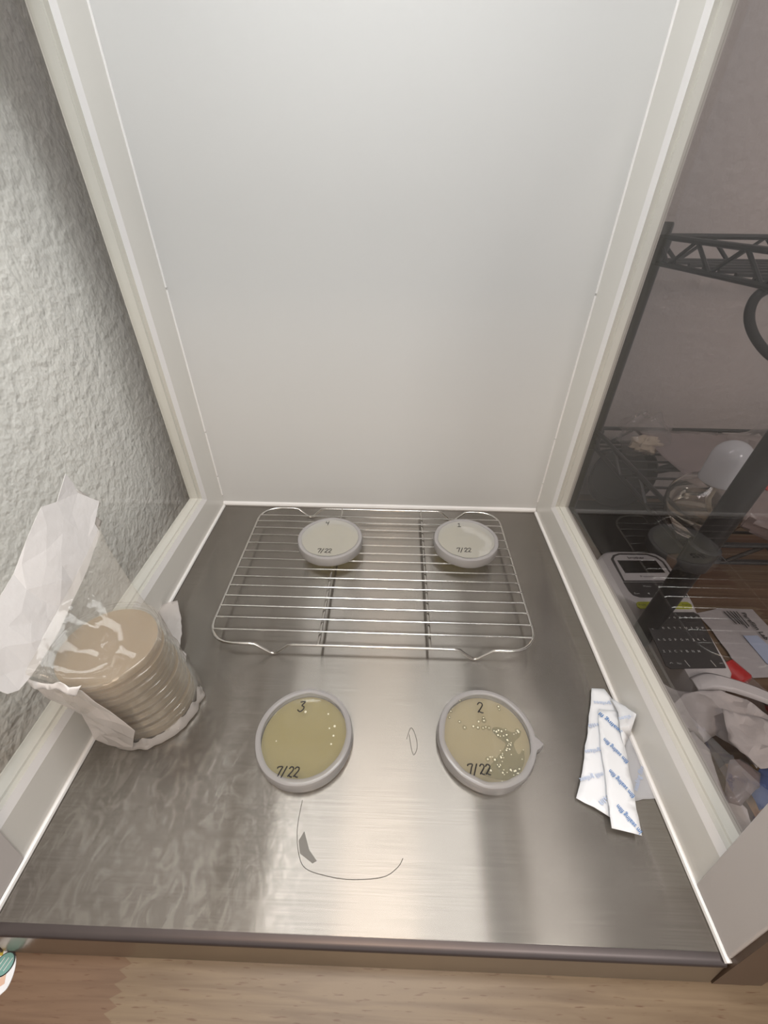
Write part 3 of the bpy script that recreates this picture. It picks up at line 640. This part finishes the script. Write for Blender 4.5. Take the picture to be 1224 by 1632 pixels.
# growth in dish 1: pale film over the right side with a brown scalloped margin, brown specks along the front
c1 = Vector((.1285, .4040)); z1 = RZ + .0063
bm = bmesh.new(); pts = []
for k in range(40):
    a = math.radians(-75 + 170 * k / 39); pts.append((c1.x + .0385 * math.cos(a), c1.y + .0385 * math.sin(a)))
for k in range(30):
    a = math.radians(95 - 150 * k / 29); r = .023 + .009 * noise.noise(Vector((k * .45, 2, 1)))
    pts.append((c1.x + .004 + r * math.cos(a), c1.y + r * math.sin(a)))
prism(bm, pts, z1, z1 + .0004)
M['pale'] = clear('pale_growth', body=.38, bodycol=(.60, .58, .52), ior=1.3, rough=.4)
obj('growth_patch', bm, M['pale'], d1)
bm = bmesh.new()
for k in range(46):
    a = math.radians(-130 + 185 * k / 45 + rnd.uniform(-2, 2)); r = .0365 + rnd.uniform(-.003, .003)
    if rnd.random() < .25: continue
    q = rnd.uniform(.0008, .0022); lathe(bm, [(q, 0), (q * .7, .0004)], (c1.x + r * math.cos(a), c1.y + r * math.sin(a), z1 + .0003), 9, False, True)
for k in range(26):
    a = math.radians(95 - 150 * k / 25); r = .023 + .009 * noise.noise(Vector((k * .54, 2, 1))) + rnd.uniform(-.002, .002)
    q = rnd.uniform(.0004, .0011); lathe(bm, [(q, 0), (q * .7, .0003)], (c1.x + .004 + r * math.cos(a), c1.y + r * math.sin(a), z1 + .0004), 9, False, True)
o = obj('colonies', bm, M['brown'], d1); o['kind'] = 'stuff'; o['label'] = 'brown specks along the margin'
# small air bubbles at the right edge of dish 3
bm = bmesh.new()
for dx, dy, r in ((-.004, .0255, .0013), (.0195, .024, .0009), (.0275, .012, .0012), (.0225, .0098, .0008), (.0275, .0028, .0010), (.0262, -.005, .0009), (-.027, -.004, .0006)):
    lathe(bm, [(r, 0), (r * .8, r * .4), (r * .3, r * .6)], (-.0572 + dx, .1382 + dy, .0062), 10, False, True)
obj('bubbles', bm, M['colony'], d3)['kind'] = 'stuff'

# ---------------------------------------------------------------- stacked dishes in the opened pouch
def stack_c(z):
    f = min(1, max(0, z / .11)); f = f * f * (3 - 2 * f)
    return (-.2215 - .001 * f, .172 - .0095 * f)
SR = .0430; NS = 9; SH = .0126
def plain_dish(label):
    t = thing('petri_dish', label, 'petri dish', (0, 0, 0), 'petri dishes stacked in the opened pouch')
    bm = bmesh.new(); lathe(bm, [(.001, .0012), (SR - .0025, .0012), (SR - .0025, .0095), (SR - .0015, .0095), (SR - .0015, 0), (.001, 0)], n=56, cap0=False, cap1=False); obj('dish_base', bm, M['basep'], t, smooth=True, local=True)
    bm = bmesh.new(); lathe(bm, [(SR - .003, .0015), (SR - .003, .0078)], n=56); obj('agar', bm, M['agart'], t, smooth=True, local=True)
    bm = bmesh.new(); lathe(bm, [(SR, .0042), (SR, .0118), (SR - .0010, .0124), (.001, .0124)], n=56, cap0=False, cap1=True); bmesh.ops.recalc_face_normals(bm, faces=bm.faces)
    obj('lid', bm, M['lid'], t, smooth=True, local=True)
    return t
SL = ['lowest tan agar petri dish of the stack in the pouch', 'tan agar petri dish second from the bottom of the pouch stack', 'tan agar petri dish third from the bottom of the pouch stack',
      'tan agar petri dish fourth from the bottom of the pouch stack', 'tan agar petri dish in the middle of the pouch stack', 'tan agar petri dish fourth from the top of the pouch stack', 'tan agar petri dish third from the top of the pouch stack',
      'tan agar petri dish just below the top one in the pouch', 'topmost tan agar petri dish of the stack in the pouch']
pd0 = plain_dish(SL[0])
for i in range(NS):
    if i == 0: d = pd0
    else:
        d = pd0.copy(); COL.objects.link(d); d['label'] = SL[i]
        for ch in pd0.children:
            c_ = ch.copy(); COL.objects.link(c_); c_.parent = d
    z = .003 + i * SH; cc = stack_c(z)
    d.location = (cc[0] + .0008 * math.sin(i * 2.1), cc[1] + .0008 * math.cos(i * 1.7), z)
ZT = .003 + NS * SH

pouch = thing('sterile_pouch', 'opened pouch of white paper and clear film holding stacked petri dishes', 'pouch', (-.22, .165, 0))
PW = DATA['pw']
solid(obj('paper_back', sheet(PW, .015, .0035, 16, 3), M['paper'], pouch), .0003)
solid(obj('paper_fold', sheet(DATA['pfold'], .010, .003, 35, 5), M['tpaper'], pouch), .0003)
solid(obj('paper_fold', sheet(DATA['pflap'], .0035, .002, 60, 9), M['paper'], pouch, smooth=True), .0003)
solid(obj('paper_fold', sheet(DATA['ptip'], .0035, .001, 40, 10), M['tpaper'], pouch, smooth=True), .0003)
solid(obj('paper_base', sheet(DATA['pbase'], .005, .0015, 45, 6), M['tpaper'], pouch, smooth=True), .0003)
solid(obj('paper_base', sheet(DATA['pbase2'], .005, .001, 45, 16), M['tpaper'], pouch, smooth=True), .0003)
bm = bmesh.new(); loops = [[], [], []]
for k in range(40):
    a = math.radians(-118 + 138 * k / 39); cx, cy = stack_c(0); w = noise.noise(Vector((k * .35, 4, 2)))
    for j, (rr, zz) in enumerate(((.0490 + .003 * w, .0025), (.0472 + .001 * w, .005), (.0466 + .001 * w, .014 + .010 * w))):
        loops[j].append((max(cx + rr * math.cos(a), -.262), cy + rr * math.sin(a), zz))
loft(bm, loops, False)
solid(obj('paper_skirt', bm, M['skirt'], pouch, smooth=True), .0003)
# clear film: round the stack, then drawn up to the torn mouth
bm = bmesh.new(); n = 72; rings = []
A = Vector(DATA['mouth'][0]); B = Vector(DATA['mouth'][1])
def ringz(z, rr, amp):
    cx, cy = stack_c(z); out = []
    for k in range(n):
        a = 2 * PI * k / n
        w = noise.noise(Vector((math.cos(a) * 5, math.sin(a) * 5, z * 60)))
        r = rr + amp * abs(w)
        out.append(Vector((max(cx + r * math.cos(a), -.2800 if z > .05 else -.2632), cy + r * math.sin(a), z)))
    return out
for z in [.004 + (ZT - .004) * k / 10 for k in range(11)]: rings.append(ringz(z, SR + .0016, .0045))
top = ringz(ZT + .002, SR - .0006, .001)
rings.append(top)
ax_ = (B - A)
cc = Vector((*stack_c(ZT), ZT))
for f in (.06, .12, .19, .28, .38, .5, .62, .75, .88, 1.0):
    rg = []
    for k in range(n):
        p = top[k]; s = (p - cc).dot(ax_.normalized()) / SR * .5 + .5; s = min(1, max(0, s))
        q = A.lerp(B, s); side_ = (p - cc) - ax_.normalized() * (p - cc).dot(ax_.normalized())
        q = q + side_ * .08
        v = p.lerp(q, f); w = noise.noise(Vector((v.x * 40, v.y * 40, v.z * 25)))
        v = v + Vector((.001, -.004, .004)) * (1 - 2.2 * abs(w)) * (1 - abs(2 * f - 1)); v.x = max(v.x, -.2795)
        rg.append(v)
    rings.append(rg)
loft(bm, rings)
obj('clear_film', bm, M['wrap'], pouch, smooth=True)

# ---------------------------------------------------------------- sealing-film backing strips
def zoff(ps, dz): return [(p[0], p[1], p[2] + dz) for p in ps]
def strip(label, part, pts, mat, texts, ink, amp=.0004, seed=1, size=.0052, mirror=False, loc=None):
    t = thing('backing_paper_strip', label, 'paper strip', (pts[0][0], pts[0][1], 0), 'printed backing strips beside the right rail')
    solid(obj('paper', sheet(pts, .006, amp, 30, seed), mat, t, smooth=True), .0002)
    bm = bmesh.new()
    for s, a, b, dz in texts: text_between(bm, s, Vector(a) + Vector((0, 0, dz)), Vector(b) + Vector((0, 0, dz)), size=size, mirror=mirror, bold=.01)
    obj('lettering', bm, ink, t)
    return t
TB, TA, TC_, TD = DATA['txtB'], DATA['txtA'], DATA['txtC'], DATA['txtD']
strip('faint backing strip lying under the others, touching the right rail', 'paper', DATA['stripC'], M['strip2'], [('sealing film', TC_[0], TC_[1], .0008)], M['blue2'], seed=2)
strip('wide backing strip with faded reversed blue print, left and below', 'paper', DATA['stripA'], M['strip'],
      [('sealing', TA[0], TA[1], .0009), ('film', TA[2], TA[3], .0009), ('sealing', TA[4], TA[5], .0009), ('sealing film', TA[6], TA[7], .0009), ('film', TA[8], TA[9], .0009)], M['blue2'], mirror=True, seed=3)
strip('folded backing strip end leaning up on the right rail', 'paper', DATA['stripD'], M['strip'], [('sealing', TD[0], TD[1], .0012)], M['blue2'], mirror=True, seed=5)
strip('narrow backing strip on top with crisp blue sealing film print', 'paper', DATA['stripB'], M['strip'],
      [('sealing fil', TB[0], TB[1], .0008), ('film sealing film', TB[2], TB[3], .0008), ('film sealing film', TB[4], TB[5], .0008), ('lm sealing film', TB[6], TB[7], .0008)], M['blue'], amp=.0002, seed=7, size=.0062)

# ---------------------------------------------------------------- black wire storage rack outside the right window
shelf = thing('storage_rack', 'black wire storage rack seen through the right window', 'wire shelf', (.60, .435, TZ))
XL, XR, YF, YB = .343, .93, .295, .575
def postx(x, y, z): return (x + ((z - TZ) * .066 + .005 if (x == XL and y == YF) else 0), y, z)
for x in (XL, XR):
    for y in (YF, YB):
        bm = bmesh.new(); tube(bm, [postx(x, y, TZ), postx(x, y, TZ + .436), postx(x, y, TZ + .4385)], [.0125, .0125, .0112], 20)
        po = obj('post', bm, M['blackm'], shelf, smooth=True)
        for zc in (.125, .385):
            bm = bmesh.new(); tube(bm, [postx(x, y, zc - .026), postx(x, y, zc - .024), postx(x, y, zc + .004), postx(x, y, zc + .006)], [.0132, .0152, .0162, .0135], 20)
            obj('collar', bm, M['blackm'], po, smooth=True)
def truss(bm, a, b, h, n):
    a = Vector(a); b = Vector(b); dn = Vector((0, 0, -h))
    tube(bm, [a, b], .0031, 8); tube(bm, [a + dn, b + dn], .0031, 8)
    zz = []
    for k in range(2 * n + 1):
        p = a.lerp(b, k / (2 * n)); zz.append(p + (dn if k % 2 else Vector()))
    for p, q in zip(zz, zz[1:]): tube(bm, [p, q], .0023, 6)
for z, h in ((.389, .027), (.131, .024)):
    sh = None
    bm = bmesh.new()
    m = 12; XF = postx(XL, YF, z)[0]
    for k in range(1, m):
        y = YF + (YB - YF) * k / m; tube(bm, [(XF + (XL - XF) * k / m, y, z - h + .004), (XR, y, z - h + .004)], .0021, 6)
    for x in (XL + .19, XL + .39): tube(bm, [(x, YF, z - h), (x, YB, z - h)], .0028, 6)
    sh = obj('shelf', bm, M['blackm'], shelf, smooth=True)
    for a, b, nn_ in (((XF, YF, z), (XR, YF, z), 9), ((XL, YB, z), (XR, YB, z), 9), ((XF, YF, z), (XL, YB, z), 4), ((XR, YF, z), (XR, YB, z), 4)):
        bm = bmesh.new(); truss(bm, a, b, h, nn_); obj('truss', bm, M['blackm'], sh, smooth=True)
SZ = .131 - .024 + .0062

# black cable loop hanging under the upper shelf
bm = bmesh.new(); tube(bm, smooth_path([(.395, .40, .363), (.375, .40, .360), (.364, .40, .352), (.366, .40, .336), (.380, .40, .318), (.404, .40, .300), (.430, .40, .288)], 6), .0045, 10)
tag(obj('cable', bm, M['blackm'], smooth=True), 'thick black curved cable hanging below the upper wire shelf', 'cable')

# ---------------------------------------------------------------- spirit lamp on the shelf
cx, cy = .383, .350; lz = SZ
lamp = thing('spirit_lamp', 'glass spirit lamp with milky white domed cap on the shelf', 'spirit lamp', (cx, cy, lz))
bm = bmesh.new(); OUT = [(.030, .0), (.033, .003), (.0405, .027), (.0410, .037), (.039, .046), (.030, .058), (.020, .064), (.0165, .068), (.0165, .074)]
lathe(bm, [(.001, 0)] + OUT + [(.0148, .074), (.0148, .067), (.019, .0615), (.029, .0555), (.0372, .044), (.039, .036), (.0385, .0275), (.031, .0045), (.029, .003), (.001, .003)], (cx, cy, lz), 56, False, False)
bmesh.ops.recalc_face_normals(bm, faces=bm.faces)
fl = obj('flask', bm, M['flask'], lamp, smooth=True)
bm = bmesh.new(); lathe(bm, [(.028, .0034), (.0306, .005), (.0378, .0275), (.0382, .030)], (cx, cy, lz), 48, True, True); bmesh.ops.recalc_face_normals(bm, faces=bm.faces)
obj('alcohol', bm, M['liquid'], lamp, smooth=True)
bm = bmesh.new(); lathe(bm, [(.0202, .0), (.0206, .0015), (.0200, .003), (.0193, .028)] + [(.0193 * math.cos(a), .028 + .0193 * math.sin(a)) for a in [PI / 2 * k / 8 for k in range(1, 8)]] + [(.001, .0473)], (cx, cy, lz + .0645), 48, False, True)
bmesh.ops.recalc_face_normals(bm, faces=bm.faces)
obj('cap', bm, M['cap'], lamp, smooth=True)
bm = bmesh.new(); tube(bm, [(cx, cy, lz + .078), (cx, cy, lz + .04), (cx + .008, cy - .004, lz + .018), (cx + .016, cy + .004, lz + .007)], .003, 10)
obj('wick', bm, M['cream'], lamp, smooth=True)

# ---------------------------------------------------------------- label printer
pr = thing('label_printer', 'white handheld label printer with dark keyboard on the table', 'label printer', (.38, .32, TZ))
DX = Vector((.0, .0, 0))
ol = smooth_path([Vector(p) for p in DATA['p_body']], 5, True)
ccn = sum(ol, Vector()) / len(ol)
def pr_ring(z, f, base=0.0):
    out = []
    for p in ol:
        v = (p - ccn); L_ = v.length; out.append((ccn.x + v.x * (1 - f / L_) , ccn.y + v.y * (1 - f / L_), z))
    return out
bm = bmesh.new()
loft(bm, [pr_ring(TZ, .004), pr_ring(TZ + .004, .0005), pr_ring(-.016, -.001), pr_ring(-.006, .0006), pr_ring(-.001, .0025), pr_ring(.0012, .0060), pr_ring(.0018, .010)], True, True, True)
bmesh.ops.recalc_face_normals(bm, faces=bm.faces)
body_ = obj('body', bm, M['wplastic'], pr, smooth=True)
for v in body_.data.vertices:      # stay clear of the rack's post and the hood's side
    w = v.co + Vector((.38, .32, 0))
    if w.x < .3575 and w.y < .325: v.co.x = .3575 - .38 - max(0, (.3575 - w.x)) * .02
def plate(name, key, z0, th, mat, parent, rnd_=True):
    P_ = [Vector(p) for p in DATA[key]]
    if rnd_: P_ = smooth_path(P_, 3, True)
    bm = bmesh.new(); prism(bm, [(p.x, p.y) for p in P_], z0, z0 + th); return obj(name, bm, mat, parent)
bd = plate('screen_frame', 'p_border', .0014, .0012, M['dgrey'], pr, False)
plate('screen_surround', 'p_inner', .0026, .0003, M['wplastic'], bd, False)
plate('screen', 'p_screen', .0029, .0003, M['screen'], bd, False)
ct = plate('control_panel', 'p_ctrl', .0014, .0012, M['dgrey'], pr, False)
gr = plate('function_buttons', 'p_green', .0014, .0015, M['lime'], pr, False)
kb = plate('keyboard', 'p_key', .0014, .0012, M['dgrey'], pr, False)
bm = bmesh.new(); text_between(bm, 'brother', DATA['p_brand'][0], DATA['p_brand'][1], z=.0032, size=.0068, bold=.02); obj('lettering', bm, M['ink'], bd)
bm = bmesh.new(); text_between(bm, 'P-touch', DATA['p_script'][0], DATA['p_script'][1], z=.0032, size=.0045); obj('lettering', bm, M['ink'], bd)
bm = bmesh.new(); pm = DATA['p_menu']
for s, i in (('Menu', 0), ('Clear', 2), ('Esc', 4), ('OK', 8)): text_between(bm, s, pm[i], pm[i + 1], z=.0029, size=.0042)
a = Vector(pm[6]); prism(bm, [(a.x, a.y), (a.x + .0025, a.y + .0017), (a.x + .0025, a.y - .0017)], .0027, .0030)
obj('lettering', bm, M['legend'], ct)
bm = bmesh.new(); pf = DATA['p_fn']
for i, s in enumerate(('Font', 'Size', 'Style', 'Frame')): text_between(bm, s, pf[2 * i], pf[2 * i + 1], z=.0033, size=.0036)
obj('lettering', bm, M['dgrey'], gr)
bm = bmesh.new()
for ch, p in DATA['p_keys']:
    wd = .0026 if ch not in 'I1' else .0008
    text_between(bm, ch, (p[0] - wd / 2, p[1], 0), (p[0] + wd / 2, p[1], 0), z=.0029, size=.0042, bold=.01)
for i, p in enumerate(DATA['p_marks']):
    if i in (2, 3): tube(bm, [(p[0] - .0005, p[1] + .004, .0028), (p[0] + .001, p[1] - .004, .0028)], .0005, 4)
    else: text_between(bm, ('^', 'Num', '', '', '<')[i], (p[0] - .002, p[1], 0), (p[0] + .0025, p[1], 0), z=.0029, size=.0036)
obj('lettering', bm, M['legend'], kb)

bm = bmesh.new(); prism(bm, [(.3497, .606), (.56, .606), (.56, .47), (.47, .4625), (.449, .4315), (.3636, .4426)], TZ, TZ + .003)
tag(obj('rubber_mat', bm, M['blackp']), 'thin black mat on the table behind the label printer', 'mat')
# ---------------------------------------------------------------- pan against the back wall
pan = thing('frying_pan', 'round black pan leaning on the wall under the lower shelf', 'pan', (.43, .6, TZ))
bm = bmesh.new()
n = 48; base_c = Vector((.432, .606, TZ + .062)); tilt = Matrix.Rotation(math.radians(80), 4, 'X')
rings = []
for r, h in ((.001, 0), (.048, 0), (.058, .012), (.060, .012), (.050, -.002), (.001, -.002)):
    rings.append([base_c + tilt @ Vector((r * math.cos(2 * PI * k / n), r * math.sin(2 * PI * k / n), h)) for k in range(n)])
loft(bm, rings); bmesh.ops.recalc_face_normals(bm, faces=bm.faces)
obj('pan_body', bm, M['blackp'], pan, smooth=True)
bm = bmesh.new(); tube(bm, [base_c + Vector((.054, -.006, .012)), base_c + Vector((.09, -.009, .026)), base_c + Vector((.16, -.009, .040))], [.006, .008, .007], 10)
obj('handle', bm, M['blackp'], pan, smooth=True)

# ---------------------------------------------------------------- bags on the lower shelf
def crumple(name, label, cat, pts, mat, amp, freq, seed, step=.006, th=.0004, group=None):
    o = obj(name, sheet(pts, step, amp, freq, seed), mat, smooth=True); solid(o, th)
    return tag(o, label, cat, group)
def pillow(bm, ctr, sx, sy, sz, seed, rot=0, lump=.25, nu=28, nv=16, pinch=1.0):
    loops = []
    for j in range(1, nv):
        th = PI * j / nv; lp = []
        for i in range(nu):
            ph = 2 * PI * i / nu
            d = Vector((math.sin(th) * math.cos(ph), math.sin(th) * math.sin(ph), math.cos(th)))
            k = 1 + lump * (noise.noise(d * 2.3 + Vector((seed, 0, 0))) + .5 * (1 - 2 * abs(noise.noise(d * 5 + Vector((0, seed, 0))))))
            p = Vector((d.x * sx, d.y * sy, d.z * sz)) * k; p.rotate(Matrix.Rotation(rot, 3, 'Z'))
            lp.append(Vector(ctr) + p)
        loops.append(lp)
    loft(bm, loops, True, True, True); bmesh.ops.recalc_face_normals(bm, faces=bm.faces)
    return bm
def floor_z(o, z):
    me = o.data; mn = min(v.co.z for v in me.vertices)
    for v in me.vertices:
        if v.co.z < z - (wloc(o.parent).z if o.parent else 0): v.co.z = z - (wloc(o.parent).z if o.parent else 0)
o = crumple('plastic_bag', 'flat pinkish plastic bag lying on the lower wire shelf behind the lamp', 'bag',
            [(.404, .556, .137), (.50, .562, .135), (.61, .545, .135), (.60, .43, .128), (.50, .40, .128), (.425, .425, .122), (.410, .50, .130)], M['bagp'], .004, 14, 21, .010)
bag = thing('zip_bag', 'clear bag with cream lumps at the shelf back left corner', 'bag', (.405, .53, SZ))
bm = pillow(bmesh.new(), (.396, .532, SZ + .029), .032, .026, .029, 3.3, lump=.35); a_ = obj('bag_film', bm, M['bagc'], bag, smooth=True); floor_z(a_, SZ)
bm = pillow(bmesh.new(), (.404, .528, SZ + .014), .020, .014, .011, 5.1, lump=.45); a_ = obj('contents', bm, M['cream'], bag, smooth=True); floor_z(a_, SZ + .001)
bm = pillow(bmesh.new(), (.555, .492, SZ + .034), .055, .030, .019, 8.8, lump=.4, rot=.3); o = obj('plastic_wrap', bm, M['bagc'], smooth=True)
tag(o, 'crinkled shiny clear plastic on the shelf at the right frame edge', 'plastic wrap')
pk = thing('refill_bag', 'pinkish bag with a red patch on the lower shelf front', 'bag', (.46, .35, SZ))
bm = pillow(bmesh.new(), (.470, .345, SZ + .021), .062, .040, .020, 11.2, lump=.25, rot=-.5); a_ = obj('bag_film', bm, M['bagp'], pk, smooth=True); floor_z(a_, SZ)
bm = bmesh.new(); prism(bm, [(.462, .366), (.482, .368), (.484, .382), (.464, .384)], SZ + .039, SZ + .0405); obj('red_label', bm, M['red'], pk)

# ---------------------------------------------------------------- leaflet, tube, wrappers on the table
lf = thing('product_leaflet', 'printed sheet with dark Parafilm lettering on the table right of printer', 'leaflet', (.5, .3, TZ))
obj('paper', sheet([(p[0], p[1], TZ + .003) for p in DATA['leaf']], .01, .0015, 14, 31), M['leaf'], lf, smooth=True)
bm = bmesh.new(); text_between(bm, 'Parafilm Lab', DATA['leaf_txt'][0], DATA['leaf_txt'][1], z=TZ + .0052, size=.0085, bold=.02); obj('lettering', bm, M['ink'], lf)
bm = bmesh.new(); LL = DATA['leaf_lines']
for i in range(0, len(LL), 2): tube(bm, [(LL[i][0], LL[i][1], TZ + .005), (LL[i + 1][0], LL[i + 1][1], TZ + .005)], .0007, 4)
obj('print_lines', bm, M['ink'], lf)['kind'] = 'stuff'
bm = bmesh.new(); prism(bm, [(p[0], p[1]) for p in DATA['leaf_blue']], TZ + .0046, TZ + .0050); obj('blue_panel', bm, M['blue2'], lf)

def vial(label, a, b, r):
    t = thing('red_capped_tube', label, 'tube', (a[0], a[1], TZ), 'red capped clear tubes')
    a = Vector(a); b = Vector(b); d = b - a
    bm = bmesh.new(); tube(bm, [a, a + d * .03, a + d * .36, a + d * .4], [r * .7, r, r, r * .8], 20); obj('cap', bm, M['red'], t, smooth=True)
    bm = bmesh.new(); tube(bm, [a + d * .38, a + d * .9, b], [r * .85, r * .8, r * .4], 20); obj('tube', bm, M['bagc'], t, smooth=True)
    bm = bmesh.new(); tube(bm, [a - d * .08, a - d * .01], [r * .55, r * .55], 14); obj('tip', bm, M['dgrey'], t, smooth=True)
    return t
vial('red capped tube beside the lower right corner of the printer', (.421, .249, TZ + .016), (.449, .190, TZ + .014), .0135)
vial('red capped tube at the right frame edge below the other tube', (.436, .197, TZ + .030), (.500, .168, TZ + .012), .012)

bm = bmesh.new()
sp = smooth_path([(.354, .206, .004), (.372, .209, .010), (.398, .200, .012), (.425, .185, .012), (.452, .165, .008)], 8)
loops = []
for i, p in enumerate(sp):
    w = .010; loops.append([p + Vector((0, -w * .9, .000)), p + Vector((0, -w * .5, .003)), p + Vector((0, w * .6, .003)), p + Vector((0, w, 0))])
loft(bm, loops, False)
o = obj('plastic_strap', bm, M['wplastic'], smooth=True); solid(o, .0015); tag(o, 'curved smooth white plastic band across the wrappers', 'band')

crumple('paper_wrapper', 'large crumpled white wrapper below the printer', 'wrapper', DATA['w1'], M['tissue'], .008, 34, 41, .005, group='crumpled wrappers on the table')
crumple('paper_wrapper', 'crumpled white wrapper at right frame edge beside the blue cloth', 'wrapper', DATA['w2'], M['tissue'], .008, 34, 42, .005, group='crumpled wrappers on the table')
crumple('paper_wrapper', 'long crumpled wrapper close against the window, below the tissue', 'wrapper', DATA['w3'], M['tissue'], .008, 34, 43, .005, group='crumpled wrappers on the table')
crumple('paper_wrapper', 'smooth folded white wrapper with pointed corner next to blue cloth', 'wrapper', DATA['w4'], M['bagp'], .008, 34, 44, .005, group='crumpled wrappers on the table')
crumple('paper_wrapper', 'small crumpled wrapper beside the printer foot', 'wrapper', DATA['w5'], M['tissue'], .008, 34, 45, .005, group='crumpled wrappers on the table')
crumple('paper_wrapper', 'lowest crumpled wrapper in the corner by the front stile', 'wrapper', DATA['w6'], M['tissue'], .008, 34, 46, .005, group='crumpled wrappers on the table')
crumple('blue_cloth', 'blue cloth at the right frame edge above the front stile', 'cloth', DATA['blue'], M['bluec'], .003, 30, 47, .007)
o = obj('card_box', bx((.36, .05, TZ), (.44, .14, TZ + .012)), M['card']); tag(o, 'flat brown cardboard piece under the white wrappers', 'cardboard')

# things just inside the bottom corners
o = obj('green_box', bx((.3035, -.004, TZ), (.39, .05, TZ + .075)), M['olive']); tag(o, 'dark olive box standing outside the right front corner', 'box'); bevel(o, .002)
st = thing('sticker', 'white-edged sticker with teal striped ball at bottom left corner', 'sticker', (-.27, -.02, TZ))
bm = bmesh.new(); prism(bm, [(p.x, p.y) for p in smooth_path([Vector(p) for p in DATA['stk']], 4, True)], TZ, TZ + .0006); obj('backing', bm, M['strip'], st)
def disc(c, r, z, mat, nm, sx=1.0):
    bm = bmesh.new(); lathe(bm, [(r, 0), (r, .0002)], (c[0], c[1], z), 24); return obj(nm, bm, mat, st)
M['teal'] = pbr('teal_print', (.16, .32, .29), .5); M['pink'] = pbr('pink_print', (.62, .42, .32), .5); M['yellow'] = pbr('yellow_print', (.5, .38, .05), .5); M['maroon'] = pbr('maroon_print', (.12, .03, .02), .5)
sb = DATA['stkball'][0]
disc(sb, .0068, TZ + .0006, M['ink'], 'ball_outline'); disc(sb, .0061, TZ + .0009, M['teal'], 'ball')
bm = bmesh.new()
for dx in (-.002, .001, .004): tube(bm, [(sb[0] + dx - .002, sb[1] - .0035, TZ + .0013), (sb[0] + dx, sb[1] + .0035, TZ + .0013)], .0003, 4)
obj('ball_stripes', bm, M['legend'], st)
tp = DATA['stktri']
bm = bmesh.new(); prism(bm, [(p[0], p[1]) for p in tp], TZ + .0006, TZ + .0008); obj('triangle', bm, M['pink'], st)
yp = DATA['stky']
bm = bmesh.new(); prism(bm, [(p[0], p[1]) for p in yp], TZ + .0006, TZ + .0008); obj('yellow_patch', bm, M['yellow'], st)
